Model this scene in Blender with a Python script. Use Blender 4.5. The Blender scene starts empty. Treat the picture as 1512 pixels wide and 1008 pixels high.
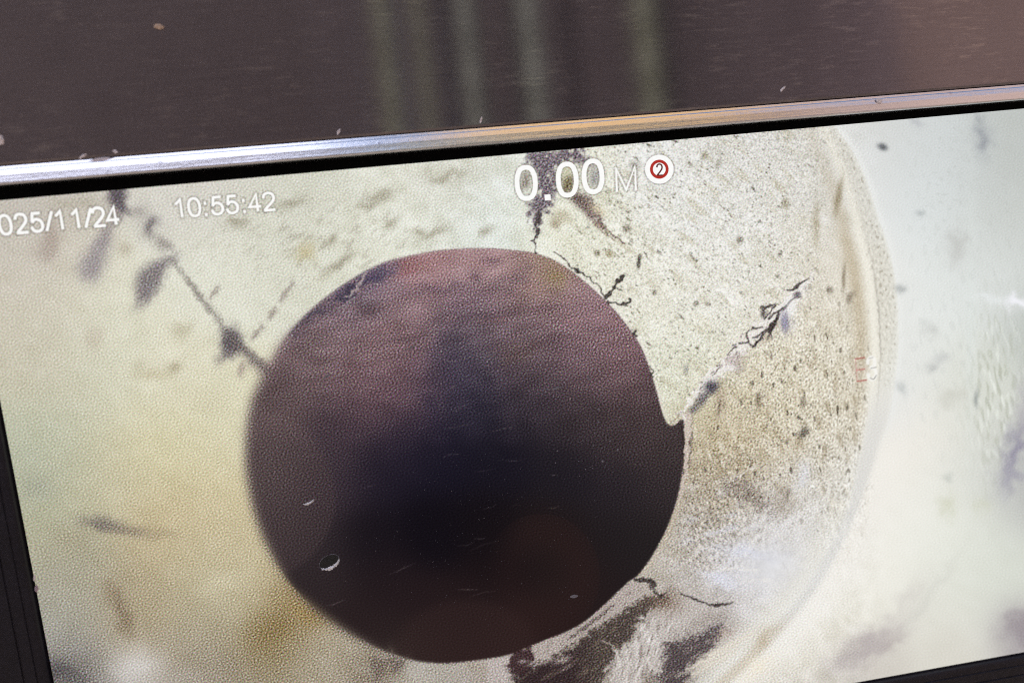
import bpy, bmesh, math, random
import numpy as np
from mathutils import Matrix, Vector

S = bpy.context.scene
COL = S.collection
R = math.radians

# ------------------------------------------------------------------ camera, world, sun, exposure
PW, PH = 1512.0, 1008.0            # the photograph's own pixel size: authoring units for the picture on the screen
F = 1050.0                         # focal length in those pixels (a phone's main lens)
SH = 0.112                         # height of the lit screen in metres (a 9 inch 16:9 panel)
SW = SH * 16 / 9
PP = np.array([PW / 2, PH / 2])


def _line(p, q):
    return np.cross([p[0], p[1], 1.0], [q[0], q[1], 1.0])


_top = _line((0, 296), (1512, 160.5))
_bot = _line((1258, 1008), (1512, 962))
_lef = _line((0, 589), (80, 1008))
_v1 = np.cross(_top, _bot); _v1 = _v1[:2] / _v1[2]
_a = _v1 - PP
_v2 = np.linalg.solve(np.array([_lef[:2], _a]), np.array([-_lef[2], -F * F + _a @ PP]))
_unit = lambda v: v / np.linalg.norm(v)
_d1 = _unit(np.array([_a[0], _a[1], F]))
_d2 = _unit(np.array([*(_v2 - PP), F]))
_d2 = _unit(_d2 - _d1 * (_d1 @ _d2))
_n = np.cross(_d1, _d2)
_tl = np.cross(_top, _lef); _tl = _tl[:2] / _tl[2]
_bl = np.cross(_bot, _lef); _bl = _bl[:2] / _bl[2]


def _hit(p):
    r = np.array([p[0] - PP[0], p[1] - PP[1], F])
    return r / (_n @ r)


_k = SH / np.linalg.norm(_hit(_bl) - _hit(_tl))
_ax = np.stack([_d1, -_d2, np.cross(_d1, -_d2)], 1)          # monitor axes (right, up, out) seen from the camera
_org = _hit(_tl) * _k + _d1 * SW / 2 + _d2 * SH / 2           # screen centre seen from the camera
_cam = -_ax.T @ _org                                          # camera in monitor coordinates


def ray(px, py):
    r = np.stack([(np.asarray(px, float) - PP[0]) / F, (np.asarray(py, float) - PP[1]) / F, np.ones_like(np.asarray(px, float))], -1)
    return r @ _ax


def at(px, py, z=0.0):
    """monitor-space point at height z over the screen plane that the photograph shows at pixel px, py"""
    d = ray(px, py)
    t = (z - _cam[2]) / d[..., 2]
    return _cam + d * t[..., None]


def pix(X, Y, Z=0.0):
    p = np.stack([X, Y, np.zeros_like(X) + Z], -1) - _cam
    c = p @ _ax.T
    return c[..., 0] / c[..., 2] * F + PP[0], c[..., 1] / c[..., 2] * F + PP[1]


TILT = R(90 - 4)
MON = Matrix.Translation((0, 0, 1.25)) @ Matrix.Rotation(TILT, 4, 'X')

cd = bpy.data.cameras.new('camera')
cam = bpy.data.objects.new('camera', cd)
COL.objects.link(cam)
_m = np.stack([_ax[0], -_ax[1], -_ax[2]], 1)                  # camera axes in monitor space
cm = Matrix([[*_m[0], _cam[0]], [*_m[1], _cam[1]], [*_m[2], _cam[2]], [0, 0, 0, 1]])
cam.matrix_world = MON @ cm
cd.sensor_fit = 'HORIZONTAL'
cd.sensor_width = 36.0
cd.lens = F / PW * 36.0
cd.clip_start = 0.005
cd.clip_end = 600
cd.dof.use_dof = True
cd.dof.focus_distance = float(_org[2])
cd.dof.aperture_fstop = 9.0
S.camera = cam
S.cycles.filter_width = 1.1
S.cycles.use_denoising = False      # the fine grain of the screen must stay

SUN_EL, SUN_AZ = R(38), R(-28)     # the sun stands behind the monitor, which therefore is in its own shade
w = bpy.data.worlds.new('World')
S.world = w
w.use_nodes = True
wn = w.node_tree
bg = wn.nodes['Background']
sk = wn.nodes.new('ShaderNodeTexSky')
sk.sky_type = 'NISHITA'
sk.sun_disc = False
sk.sun_elevation = SUN_EL
sk.sun_rotation = SUN_AZ
wn.links.new(sk.outputs[0], bg.inputs[0])
bg.inputs[1].default_value = 0.13
sk.dust_density = 3.0
sd = bpy.data.lights.new('sun', 'SUN')
sd.energy = 3.2
sd.angle = R(0.5)
sd.color = (1, .95, .87)
sun = bpy.data.objects.new('sun', sd)
COL.objects.link(sun)
sun.location = (0, 3, 6)
_sv = Vector((math.sin(SUN_AZ) * math.cos(SUN_EL), math.cos(SUN_AZ) * math.cos(SUN_EL), math.sin(SUN_EL)))
sun.rotation_euler = _sv.to_track_quat('Z', 'Y').to_euler()

S.view_settings.view_transform = 'Standard'
S.view_settings.look = 'None'
EXPO = 1.2                         # the phone exposed for the shaded front of the monitor
S.view_settings.exposure = EXPO
S.view_settings.gamma = 1


# ------------------------------------------------------------------ helpers
def link(o, parent=None):
    COL.objects.link(o)
    if parent is not None:
        o.parent = parent
    return o


def obj(name, verts, faces, mat, parent=None, smooth=False):
    me = bpy.data.meshes.new(name)
    me.from_pydata([tuple(map(float, v)) for v in verts], [], [tuple(f) for f in faces])
    if mat:
        me.materials.append(mat)
    me.update()
    if smooth:
        for p in me.polygons:
            p.use_smooth = True
    return link(bpy.data.objects.new(name, me), parent)


def tag(o, label=None, cat=None, group=None, kind=None):
    for k, v in (('label', label), ('category', cat), ('group', group), ('kind', kind)):
        if v:
            o[k] = v
    return o


class NT:
    def __init__(s, name):
        s.m = bpy.data.materials.new(name)
        s.m.use_nodes = True
        s.t = s.m.node_tree
        s.b = s.t.nodes['Principled BSDF']

    def n(s, t, **kw):
        n = s.t.nodes.new(t)
        for k, v in kw.items():
            setattr(n, k, v)
        return n

    def l(s, a, b):
        s.t.links.new(a, b)

    def noise(s, vec, scale, detail=4, rough=.55, sc3=None):
        mp = s.n('ShaderNodeMapping')
        s.l(vec, mp.inputs[0])
        if sc3:
            mp.inputs['Scale'].default_value = sc3
        n = s.n('ShaderNodeTexNoise')
        n.inputs['Scale'].default_value = scale
        n.inputs['Detail'].default_value = detail
        n.inputs['Roughness'].default_value = rough
        s.l(mp.outputs[0], n.inputs['Vector'])
        return n.outputs[0]

    def ramp(s, fac, a, b, ca=(0, 0, 0, 1), cb=(1, 1, 1, 1)):
        r = s.n('ShaderNodeValToRGB')
        r.color_ramp.elements[0].position = a
        r.color_ramp.elements[1].position = b
        r.color_ramp.elements[0].color = ca
        r.color_ramp.elements[1].color = cb
        s.l(fac, r.inputs[0])
        return r.outputs[0]

    def mix(s, fac, a, b, mode='MIX'):
        m = s.n('ShaderNodeMix', data_type='RGBA', blend_type=mode)
        for sock, v in ((m.inputs[0], fac), (m.inputs[6], a), (m.inputs[7], b)):
            if isinstance(v, (int, float, tuple)):
                sock.default_value = v
            else:
                s.l(v, sock)
        return m.outputs[2]

    def math(s, op, a, b=0.0):
        m = s.n('ShaderNodeMath', operation=op)
        for sock, v in ((m.inputs[0], a), (m.inputs[1], b)):
            if isinstance(v, (int, float)):
                sock.default_value = v
            else:
                s.l(v, sock)
        return m.outputs[0]

    def bump(s, h, strength, dist):
        b = s.n('ShaderNodeBump')
        b.inputs['Strength'].default_value = strength
        b.inputs['Distance'].default_value = dist
        s.l(h, b.inputs['Height'])
        s.l(b.outputs[0], s.b.inputs['Normal'])

    def oc(s):
        return s.n('ShaderNodeTexCoord').outputs['Object']


def lin(c):
    c = np.asarray(c, float) / 255.0
    return np.where(c <= .04045, c / 12.92, ((c + .055) / 1.055) ** 2.4)


# ------------------------------------------------------------------ the picture the screen shows (numpy paint, sRGB 0..255)
rng = np.random.default_rng(11)
X0, Y0, X1, Y1 = -90, 130, 1620, 1270
NX, NY = X1 - X0, Y1 - Y0
XX, YY = np.meshgrid(np.arange(X0, X1, dtype=np.float32), np.arange(Y0, Y1, dtype=np.float32))
_fx = np.fft.rfftfreq(NX)[None, :]
_fy = np.fft.fftfreq(NY)[:, None]


def band(wl, bw=.35, ang=0.0, ratio=1.0):
    """unit-variance noise round the wavelength wl (pixels), stretched by ratio along the direction ang (degrees, image axes)"""
    c, s = math.cos(R(ang)), math.sin(R(ang))
    u = (_fx * c + _fy * s) * ratio
    v = -_fx * s + _fy * c
    f = np.sqrt(u * u + v * v) + 1e-9
    g = np.exp(-(np.log(f * wl) / bw) ** 2 / 2)
    r = np.fft.irfft2(np.fft.rfft2(rng.standard_normal((NY, NX))) * g, s=(NY, NX))
    return (r / r.std()).astype(np.float32)


def blur(a, s):
    g = np.exp(-2 * (math.pi * s) ** 2 * (_fx ** 2 + _fy ** 2))
    p = np.fft.irfft2(np.fft.rfft2(a) * g, s=(NY, NX))
    return p.astype(np.float32)


def sst(a, b, x):
    t = np.clip((x - a) / (b - a), 0, 1)
    return t * t * (3 - 2 * t)


def rbf(pts, sig):
    st = 4
    x, y = XX[::st, ::st], YY[::st, ::st]
    num = np.zeros(x.shape + (3,)); den = np.zeros(x.shape)
    for q in pts:
        sg = q[5] if len(q) > 5 else sig
        wgt = np.exp(-((x - q[0]) ** 2 + (y - q[1]) ** 2) / (2 * sg * sg)) + 1e-5 / (1 + ((x - q[0]) ** 2 + (y - q[1]) ** 2) / 1e4)
        num += wgt[..., None] * np.array(q[2:5]); den += wgt
    c = num / den[..., None]
    iy = np.clip((np.arange(NY)) / st, 0, c.shape[0] - 1.001); ix = np.clip(np.arange(NX) / st, 0, c.shape[1] - 1.001)
    y0 = iy.astype(int); x0 = ix.astype(int); fy = (iy - y0)[:, None, None]; fx = (ix - x0)[None, :, None]
    r = c[y0]; r1 = c[y0 + 1]
    r = r * (1 - fy) + r1 * fy
    return (r[:, x0] * (1 - fx) + r[:, x0 + 1] * fx).astype(np.float32)


def poly(pts, soft=0.7):
    p = np.array(pts, float)
    inside = np.zeros((NY, NX), bool)
    lo = np.floor(p.min(0) - 2).astype(int); hi = np.ceil(p.max(0) + 2).astype(int)
    a, b = max(lo[0], X0) - X0, min(hi[0], X1) - X0
    c, d = max(lo[1], Y0) - Y0, min(hi[1], Y1) - Y0
    x, y = XX[c:d, a:b], YY[c:d, a:b]
    ins = np.zeros(x.shape, bool)
    for i in range(len(p)):
        (xa, ya), (xb, yb) = p[i - 1], p[i]
        if ya == yb:
            continue
        ins ^= ((ya > y) != (yb > y)) & (x < (xb - xa) * (y - ya) / (yb - ya) + xa)
    inside[c:d, a:b] = ins
    return blur(inside.astype(np.float32), soft) if soft else inside.astype(np.float32)


def wpoly(pts, soft=2.0, warp=2.0):
    """polygon with a naturally wandering edge"""
    m = poly(pts, soft)
    jy = np.clip(np.arange(NY)[:, None] + _w1 * warp + _w3 * warp * .5, 0, NY - 1).astype(int)
    jx = np.clip(np.arange(NX)[None, :] + _w2 * warp + _w4 * warp * .5, 0, NX - 1).astype(int)
    return m[jy, jx]


def smooth(pts, n=8, closed=False):
    """Catmull-Rom through the points"""
    p = np.array(pts, float)
    q = np.vstack([p[-1:], p, p[:2]]) if closed else np.vstack([2 * p[:1] - p[1:2], p, 2 * p[-1:] - p[-2:-1]])
    out = []
    for i in range(1, len(q) - 2):
        for t in np.arange(n) / n:
            a, b, c, d = q[i - 1:i + 3]
            out.append(.5 * (2 * b + (c - a) * t + (2 * a - 5 * b + 4 * c - d) * t * t + (3 * b - a - 3 * c + d) * t ** 3))
    if not closed:
        out.append(p[-1])
    return np.array(out)


def sdist(pts, pad=30, wx=None, wy=None):
    """distance and running parameter to a polyline, inside its box; returns slices, d, t"""
    p = np.array(pts, float)
    lo = np.floor(p.min(0) - pad).astype(int); hi = np.ceil(p.max(0) + pad).astype(int)
    a, b = np.clip([lo[0] - X0, hi[0] - X0], 0, NX); c, d = np.clip([lo[1] - Y0, hi[1] - Y0], 0, NY)
    sl = (slice(c, d), slice(a, b))
    x, y = XX[sl], YY[sl]
    if wx is not None:
        x = x + wx[sl]; y = y + wy[sl]
    best = np.full(x.shape, 1e9, np.float32); tt = np.zeros(x.shape, np.float32)
    seg = np.linalg.norm(np.diff(p, axis=0), axis=1); tot = max(seg.sum(), 1e-6); acc = 0
    for i in range(len(p) - 1):
        e = p[i + 1] - p[i]; L = e @ e + 1e-9
        u = np.clip(((x - p[i][0]) * e[0] + (y - p[i][1]) * e[1]) / L, 0, 1)
        dd = np.hypot(x - p[i][0] - u * e[0], y - p[i][1] - u * e[1])
        m = dd < best
        best = np.where(m, dd, best); tt = np.where(m, (acc + u * seg[i]) / tot, tt)
        acc += seg[i]
    return sl, best, tt


_w1, _w2 = band(15, .5), band(15, .5)
_w3, _w4 = band(44, .5), band(44, .5)


def over(m, col, a=1.0, sl=None):
    global img
    m = (m * a)[..., None]
    col = np.asarray(col, np.float32)
    if sl is None:
        img = img * (1 - m) + col * m
    else:
        img[sl] = img[sl] * (1 - m) + col * m


def stroke(pts, wd, col, a=1.0, soft=.8, jit=1.5, curve=True):
    """a ragged line; wd = width or (width at start, ..., at end)"""
    p = smooth(pts, 6) if curve and len(pts) > 2 else np.array(pts, float)
    sl, d, t = sdist(p, 30, _w1 * jit, _w2 * jit)
    w_ = np.interp(t, np.linspace(0, 1, len(wd)), wd) if hasattr(wd, '__len__') else wd
    over(sst(soft, -soft, d - w_ / 2), col, a, sl)


def blob(cx, cy, rx, ry, ang, col, a=1.0, hard=1.0, warp=3.0):
    r = max(rx, ry) * 2.6 + 8
    c0, d0 = np.clip([int(cy - r) - Y0, int(cy + r) - Y0], 0, NY); a0, b0 = np.clip([int(cx - r) - X0, int(cx + r) - X0], 0, NX)
    sl = (slice(c0, d0), slice(a0, b0))
    wk = warp * min(1.0, min(rx, ry) / 14.0)
    x = XX[sl] + _w3[sl] * wk + _w1[sl] * wk * .25 - cx; y = YY[sl] + _w4[sl] * wk + _w2[sl] * wk * .25 - cy
    c, s = math.cos(R(ang)), math.sin(R(ang))
    u = (x * c + y * s) / rx; v = (-x * s + y * c) / ry
    q = (u * u + v * v) ** hard
    over(np.exp(-q * .9), col, a, sl)


WALL = [(20, 310, 196, 190, 180), (60, 400, 205, 198, 184), (60, 480, 203, 198, 180), (60, 560, 198, 192, 171), (150, 560, 208, 207, 184),
        (60, 650, 194, 197, 172), (70, 740, 176, 174, 146), (45, 690, 172, 176, 158), (150, 700, 201, 194, 165), (250, 650, 209, 202, 165),
        (330, 620, 216, 212, 184), (330, 720, 208, 197, 162), (250, 780, 193, 178, 143), (350, 820, 192, 178, 144), (100, 850, 168, 163, 141),
        (90, 920, 163, 161, 153), (200, 900, 168, 154, 126), (300, 900, 172, 162, 133), (325, 855, 200, 193, 165), (430, 890, 146, 126, 90, 34),
        (395, 950, 136, 118, 80, 34), (300, 970, 152, 142, 128), (200, 985, 208, 203, 198, 30), (105, 985, 118, 112, 108, 26), (470, 985, 170, 160, 140, 40),
        (640, 1000, 180, 174, 164, 40), (730, 985, 178, 168, 160, 30), (545, 1010, 140, 128, 112, 30), (120, 1040, 120, 115, 110), (400, 1050, 150, 140, 120),
        (150, 470, 220, 218, 198), (250, 560, 222, 218, 196), (300, 290, 212, 209, 199), (330, 400, 224, 224, 208), (450, 300, 210, 210, 196),
        (600, 300, 226, 227, 214), (600, 350, 226, 227, 212), (700, 330, 224, 230, 223), (500, 380, 219, 219, 202), (420, 350, 212, 212, 196), (650, 270, 214, 213, 200),
        (850, 340, 230, 230, 212), (1000, 300, 231, 231, 226), (1100, 250, 218, 216, 210), (1200, 240, 214, 212, 205), (1200, 300, 222, 219, 210),
        (1300, 230, 212, 214, 212), (1400, 230, 210, 215, 215), (1490, 220, 190, 194, 190), (1490, 320, 202, 206, 202), (930, 400, 231, 229, 213),
        (1000, 450, 233, 231, 220), (950, 500, 231, 229, 213), (970, 560, 222, 225, 205), (1010, 540, 222, 222, 204), (1100, 420, 231, 229, 219), (1200, 400, 218, 213, 200),
        (1090, 330, 230, 229, 222), (1150, 540, 230, 224, 206), (1050, 640, 186, 171, 138), (1110, 600, 208, 197, 170), (1200, 620, 218, 211, 192), (1250, 500, 220, 213, 194), (1240, 430, 230, 224, 210),
        (1100, 700, 194, 182, 160), (1200, 720, 206, 200, 188), (1050, 740, 166, 155, 138), (1150, 800, 220, 218, 220), (1080, 830, 218, 216, 219), (1120, 850, 222, 221, 222),
        (1000, 800, 184, 176, 162), (1030, 900, 170, 160, 152), (900, 960, 150, 140, 128), (1190, 770, 224, 224, 222), (980, 860, 190, 183, 172),
        (1350, 300, 222, 227, 226), (1350, 450, 230, 234, 231), (1350, 560, 229, 231, 226), (1350, 650, 241, 236, 227), (1350, 760, 242, 240, 232), (1290, 850, 241, 239, 230),
        (1400, 800, 228, 231, 221), (1450, 580, 216, 219, 209), (1440, 400, 220, 224, 221), (1480, 700, 200, 203, 196), (1480, 850, 214, 218, 208), (1400, 900, 224, 224, 214), (1410, 700, 228, 230, 222),
        (1280, 930, 231, 229, 218), (1505, 930, 178, 172, 172, 30), (1200, 960, 230, 226, 214), (1260, 975, 190, 182, 178, 26), (1310, 970, 200, 194, 186, 26), (1400, 960, 214, 210, 200, 30),
        (1100, 1000, 214, 206, 192, 30), (1560, 500, 190, 195, 190), (1560, 700, 170, 168, 172), (1000, 1060, 120, 110, 100), (1200, 1050, 200, 195, 185), (700, 1060, 150, 140, 130)]
img = rbf(WALL, 50)

# broad mottling of the concrete
far = sst(1330, 1230, XX)                       # 1 on the near pipe, 0 on the far white pipe at the right
img += (band(70, .5) * 3.0 + band(26, .5) * 2.4)[..., None] * (.4 + .6 * sst(380, 620, XX))[..., None] * (.12 + .88 * far[..., None]) * np.array([1, 1, 1.15], np.float32)
img += (band(40, .6, 28, 2.5) * 2.2)[..., None] * (.4 + .6 * sst(380, 620, XX))[..., None] * (.15 + .85 * far[..., None]) * np.array([.9, 1, 1.4], np.float32)
# dirty rub marks up left of the opening
m = np.exp(-(((XX - 480) / 150) ** 2 + ((YY - 355) / 60) ** 2))
over(m * sst(.3, 1.8, band(22, .7, -38, 2.6)), (168, 163, 148), .5)
for q in [(500, 390, 26, 5, -35), (490, 352, 9, 6, -50), (545, 303, 16, 5, -15), (560, 290, 24, 7, -10), (452, 372, 13, 11, 0), (575, 330, 10, 5, -30), (640, 345, 22, 6, -25),
          (620, 340, 8, 5, 0), (717, 342, 9, 6, -30), (430, 300, 20, 8, -10), (350, 330, 14, 8, 0), (655, 262, 30, 10, -12)]:
    blob(*q, (150, 144, 124) if q[0] != 452 else (186, 172, 128), .62, 1, 4)

# -- the joint: cream line, grey band, white outer line
IN = smooth([(1206, 178), (1222, 215), (1240, 257), (1255, 304), (1267, 357), (1277, 401), (1284, 455), (1287, 509), (1286, 551), (1282, 598), (1276, 641), (1266, 690), (1251, 750), (1226, 805), (1196, 857), (1176, 885), (1136, 930), (1096, 970), (1050, 1010), (990, 1060)], 6)
OUT = smooth([(1222, 172), (1236, 190), (1258, 221), (1279, 264), (1297, 321), (1309, 355), (1319, 395), (1325, 437), (1327, 509), (1322, 562), (1312, 616), (1300, 650), (1288, 690), (1269, 745), (1243, 805), (1214, 857), (1194, 885), (1156, 930), (1118, 970), (1075, 1010), (1015, 1060)], 6)
band_poly = np.vstack([IN, OUT[::-1]])
mb = poly(band_poly, 1.6)
mbl = poly(band_poly, 3.5)
top_w = sst(600, 420, YY)
over(mb * top_w, (214, 210, 197), .55)
img += (band(7, .4, 70, 1.6) * 6)[..., None] * (mb * sst(640, 480, YY))[..., None]
over(sst(1.0, 2.2, band(8, .4, 80, 1.6)) * mb * sst(600, 500, YY), (160, 152, 136), .6)
sl, d, t = sdist(IN, 60, _w1 * .6, _w2 * .6)
side = np.where(poly(np.vstack([IN, [(700, 1030), (700, 178)]]), 0)[sl] > .5, -1, 1)     # -1 inside the ring
sd_ = d * side
tw = np.exp(-((YY[sl] - 430) / 150) ** 2)
over(np.exp(-((sd_ + 16) / 12) ** 2) * (.25 + .75 * tw), (180, 163, 132), .55, sl)
low = sst(600, 700, YY[sl])
over(np.exp(-(np.maximum(-sd_, 0) / 34) ** 2) * (sd_ < 3) * low, (234, 233, 226), .8, sl)
over(np.exp(-((sd_ - 4) / 8) ** 2) * (1 - low), (244, 241, 229), .5 + .3 * sst(260, 400, YY[sl]), sl)
over(np.exp(-((sd_ - 13) / 1.3) ** 2) * np.exp(-((YY[sl] - 480) / 110) ** 2), (176, 172, 162), .7, sl)
over(sst(.9, 1.9, band(9, .4, 108, 2.4)[sl]) * np.exp(-((sd_ + 14) / 12) ** 2) * np.exp(-((YY[sl] - 690) / 60) ** 2), (150, 144, 134), .7, sl)
sl, d, t = sdist(OUT, 70, _w1 * .5, _w2 * .5)
side = np.where(poly(np.vstack([OUT, [(700, 1060), (700, 172)]]), 0)[sl] > .5, -1, 1)
sd_ = d * side
low = sst(600, 700, YY[sl])
over(np.exp(-((sd_ - 2) / 6) ** 2) * (1 - low), (240, 241, 236), .6, sl)
over(np.exp(-(np.maximum(sd_, 0) / 40) ** 2) * (sd_ > 0) * (1 - low), (232, 234, 234), .45, sl)
over(np.exp(-(np.maximum(sd_, 0) / 46) ** 2) * (sd_ > -2) * low, (243, 240, 233), .85, sl)
over(mbl * sst(540, 640, YY), (222, 221, 217), .85)
over(mbl * sst(890, 960, YY), (206, 196, 178), .75)
blob(1128, 938, 22, 9, -45, (186, 172, 148), .6, 1, 3)
blob(1118, 985, 26, 12, -40, (240, 229, 206), .55, 1, 3)
blob(1280, 955, 44, 13, -32, (176, 166, 168), .55, 1, 4)
blob(1512, 930, 24, 26, 0, (140, 132, 140), .7, 1, 3)

# -- the far white pipe at the right: soft weathering and green streaks
m = np.exp(-(((XX - 1470) / 38) ** 2 + ((YY - 575) / 110) ** 2))
over(m * sst(-.2, 1.8, band(12, .5, 82, 3.5)), (172, 176, 158), .6)
over(m * sst(.4, 1.8, band(12, .5, 80, 4)), (238, 242, 234), .7)
over(np.exp(-((XX - 1433) / 9) ** 2) * np.exp(-((YY - 470) / 160) ** 2), (222, 228, 224), .5)
over(sst(.6, 2.0, band(18, .5, 80, 2)) * sst(1310, 1360, XX) * sst(760, 560, YY), (194, 198, 194), .18)
over(sst(.9, 2.2, band(11, .5, 20, 1.6)) * sst(1330, 1380, XX) * sst(460, 260, YY), (184, 188, 184), .25)
blob(1303, 217, 7, 5, 20, (95, 98, 102), .9, 1.3, 1)
for q in [(1450, 208, 11, 20, 0, (150, 154, 160), .8), (1447, 176, 8, 10, 0, (160, 164, 166), .6), (1355, 182, 9, 8, 0, (180, 182, 186), .6), (1415, 365, 16, 20, 0, (188, 188, 184), .6), (1360, 315, 6, 5, 0, (170, 176, 176), .6),
          (1328, 426, 7, 6, 0, (168, 172, 170), .7), (1375, 487, 12, 10, 0, (196, 198, 194), .6), (1376, 542, 10, 6, -20, (186, 188, 186), .7), (1390, 530, 9, 7, 0, (200, 202, 200), .7), (1332, 573, 7, 9, 0, (196, 200, 198), .8),
          (1442, 588, 3, 12, 0, (140, 146, 144), .7), (1405, 585, 20, 12, 0, (206, 206, 196), .7), (1498, 665, 12, 46, 14, (146, 142, 160), .85), (1508, 600, 8, 40, 0, (176, 172, 178), .5), (1490, 700, 16, 26, 20, (168, 166, 176), .6),
          (1503, 448, 20, 8, 5, (246, 246, 252), .9), (1460, 440, 22, 6, 5, (232, 236, 236), .7), (1400, 705, 6, 6, 0, (198, 202, 194), .7), (1400, 745, 12, 16, 0, (206, 208, 186), .6), (1450, 745, 14, 12, 0, (206, 208, 188), .5),
          (1340, 885, 40, 14, -50, (206, 202, 196), .45), (1280, 955, 60, 16, -32, (186, 178, 176), .75), (1315, 950, 20, 8, -30, (176, 166, 164), .5), (1508, 925, 26, 22, 0, (160, 152, 156), .8), (1372, 880, 70, 7, -55, (206, 206, 198), .4)]:
    blob(*q[:5], q[5], q[6], 1, 4)

# -- pitted, brown-stained concrete right of the opening
wb = np.exp(-(((XX - 1180) / 115) ** 2 + ((YY - 600) / 150) ** 2))
wb = np.maximum(wb, np.exp(-(((XX - 1080) / 70) ** 2 + ((YY - 690) / 80) ** 2)))
right_of = sst(-14, 14, (XX - 985) * .74 + (YY - 630) * .69)         # below / right of the diagonal crack
wp = np.clip(wb * 1.25, 0, 1) * right_of * mb.__rsub__(1) * sst(1300, 1270, XX)
p1, p2 = band(7, .4, 78, 1.7), band(5.2, .35, 100, 1.4)
img += (p2 * 19 + p1 * 12 + band(20, .5, 70, 2) * 5)[..., None] * wp[..., None] * np.array([.95, 1, 1.05], np.float32)
over(sst(1.0, 2.1, p1) * wp, (116, 106, 90), .75)
over(sst(1.0, 2.2, band(7, .4, 60, 1.5)) * wp, (236, 232, 216), .6)
over(sst(.5, 1.8, band(60, .5, 70, 1.5)) * wp, (172, 156, 126), .2)
over(sst(1.6, 2.5, band(13, .5, 84, 2.4)) * wp, (88, 79, 66), .85)
over(sst(.6, 1.9, band(22, .5, 82, 3.2)) * wp, (150, 134, 106), .38)
over(sst(.8, 2.0, band(18, .5, 76, 3.0)) * wp, (238, 233, 218), .5)
# speckle, upper right
ws = sst(1240, 1180, XX) * sst(815, 860, XX) * sst(640, 560, YY) * (1 - .8 * right_of * wb)
cl = sst(-.8, 1.4, band(60, .6))
over(sst(.9, 2.2, band(6.5, .45, 34, 1.8)) * ws * (.3 + .7 * cl), (120, 114, 100), .75)
over(sst(1.5, 2.6, band(12, .5, 38, 2.4)) * ws * cl, (98, 92, 80), .85)
over(sst(.9, 2.0, band(26, .5, 40, 3)) * ws, (196, 190, 168), .5)
over(sst(1.0, 2.2, band(7, .45, 40, 1.6)) * ws, (240, 241, 234), .5)
over(sst(1.2, 2.3, band(9, .4, 40, 2.6)) * np.exp(-(((XX - 900) / 80) ** 2 + ((YY - 330) / 60) ** 2)), (126, 122, 98), .8)
over(sst(.8, 2.0, band(40, .5, 35, 2)) * ws, (220, 216, 198), .3)
img += (band(8, .4, 40, 1.6) * 7)[..., None] * ws[..., None]

# -- lower right: rubbed white fibres over dark muck
fib = band(7, .5, -52, 7); fib2 = band(14, .5, -40, 5); fib3 = band(10, .5, -70, 5)
P_ = lambda pts: [(720 + x / 3.979, 830 + y / 3.979) for x, y in pts]
MUCK = P_([(930, 190), (1080, 195), (960, 280), (880, 340), (860, 430), (780, 500), (720, 590), (650, 740), (560, 820), (200, 820), (150, 640), (260, 600), (400, 550), (540, 450), (700, 335), (820, 265)])
LIGHT = P_([(1060, 200), (1300, 240), (1330, 330), (1180, 440), (1040, 500), (1035, 640), (990, 660), (930, 620), (880, 760), (700, 760), (720, 560), (790, 500), (870, 420), (890, 340)])
POCK = P_([(1035, 480), (1130, 440), (1250, 420), (1400, 330), (1370, 430), (1320, 490), (1200, 590), (1150, 800), (1000, 820), (1010, 660), (1040, 600)])
over(wpoly(LIGHT, 4, 2.5), (198, 191, 186), .85)
mm_ = wpoly(MUCK, 3.5, 3)
over(mm_, (66, 56, 52), .9)
over(mm_ * sst(890, 830, XX), (46, 33, 36), .8)
over(mm_ * sst(.2, 1.7, fib2) * .6, (112, 98, 84), .6)
over(mm_ * sst(.4, 1.7, band(9, .5, -38, 3)) * sst(830, 880, XX), (128, 112, 96), .45)
over(np.exp(-(((XX - 982) / 26) ** 2 + ((YY - 890) / 16) ** 2)), (118, 98, 82), .7)
over(wpoly(POCK, 5, 3), (74, 64, 66), .9)
over(wpoly(POCK, 5, 3) * sst(.3, 1.6, fib2), (120, 108, 104), .5)
blob(1040, 915, 40, 12, -28, (150, 140, 132), .55, 1, 4)
blob(1070, 935, 16, 8, -30, (180, 160, 146), .5, 1, 4)
wf = np.exp(-(((XX - 965) / 70) ** 2 + ((YY - 960) / 60) ** 2)) * sst(1010, 970, XX + .4 * (YY - 960))
over(sst(.1, 1.5, band(8, .5, -62, 5)) * wf * wpoly(LIGHT, 6, 2), (236, 232, 230), .8)
over(sst(.4, 1.6, band(9, .5, -75, 5)) * wf * wpoly(LIGHT, 9, 2), (118, 104, 98), .6)
over(sst(.4, 1.6, band(9, .5, -75, 5)) * wf * sst(960, 1000, YY), (110, 96, 90), .5)
for pts in [[(888, 946), (900, 950), (909, 960), (912, 975), (905, 1000)], [(926, 1008), (924, 990), (932, 975)], [(938, 1008), (944, 988), (952, 974)], [(962, 962), (972, 978), (978, 992)], [(955, 968), (962, 984), (976, 990)]]:
    stroke(pts, (2, 3.5, 2), (222, 215, 208), .6, 1.4, .8)
for pts, wd in [([(982, 946), (996, 944), (1006, 945)], 3), ([(1012, 1006), (1040, 985), (1085, 962)], (3, 9, 6)), ([(1000, 998), (1050, 968), (1110, 935)], (3, 12, 8)), ([(1016, 982), (1040, 976), (1060, 962)], (2, 5, 3))]:
    stroke(pts, wd, (226, 218, 204), .65, 4, 1)
wg = np.exp(-(((XX - 1062) / 75) ** 2 + ((YY - 790) / 75) ** 2))
img += (band(9, .45, 60, 1.8) * 15 + fib2 * 7)[..., None] * wg[..., None]
over(sst(1.0, 2.0, band(9, .4, 75, 1.8)) * wg * sst(860, 780, YY), (112, 104, 98), .7)
over(sst(.3, 1.6, band(30, .5, -20, 2.2)) * wg, (222, 222, 230), .6)
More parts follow.
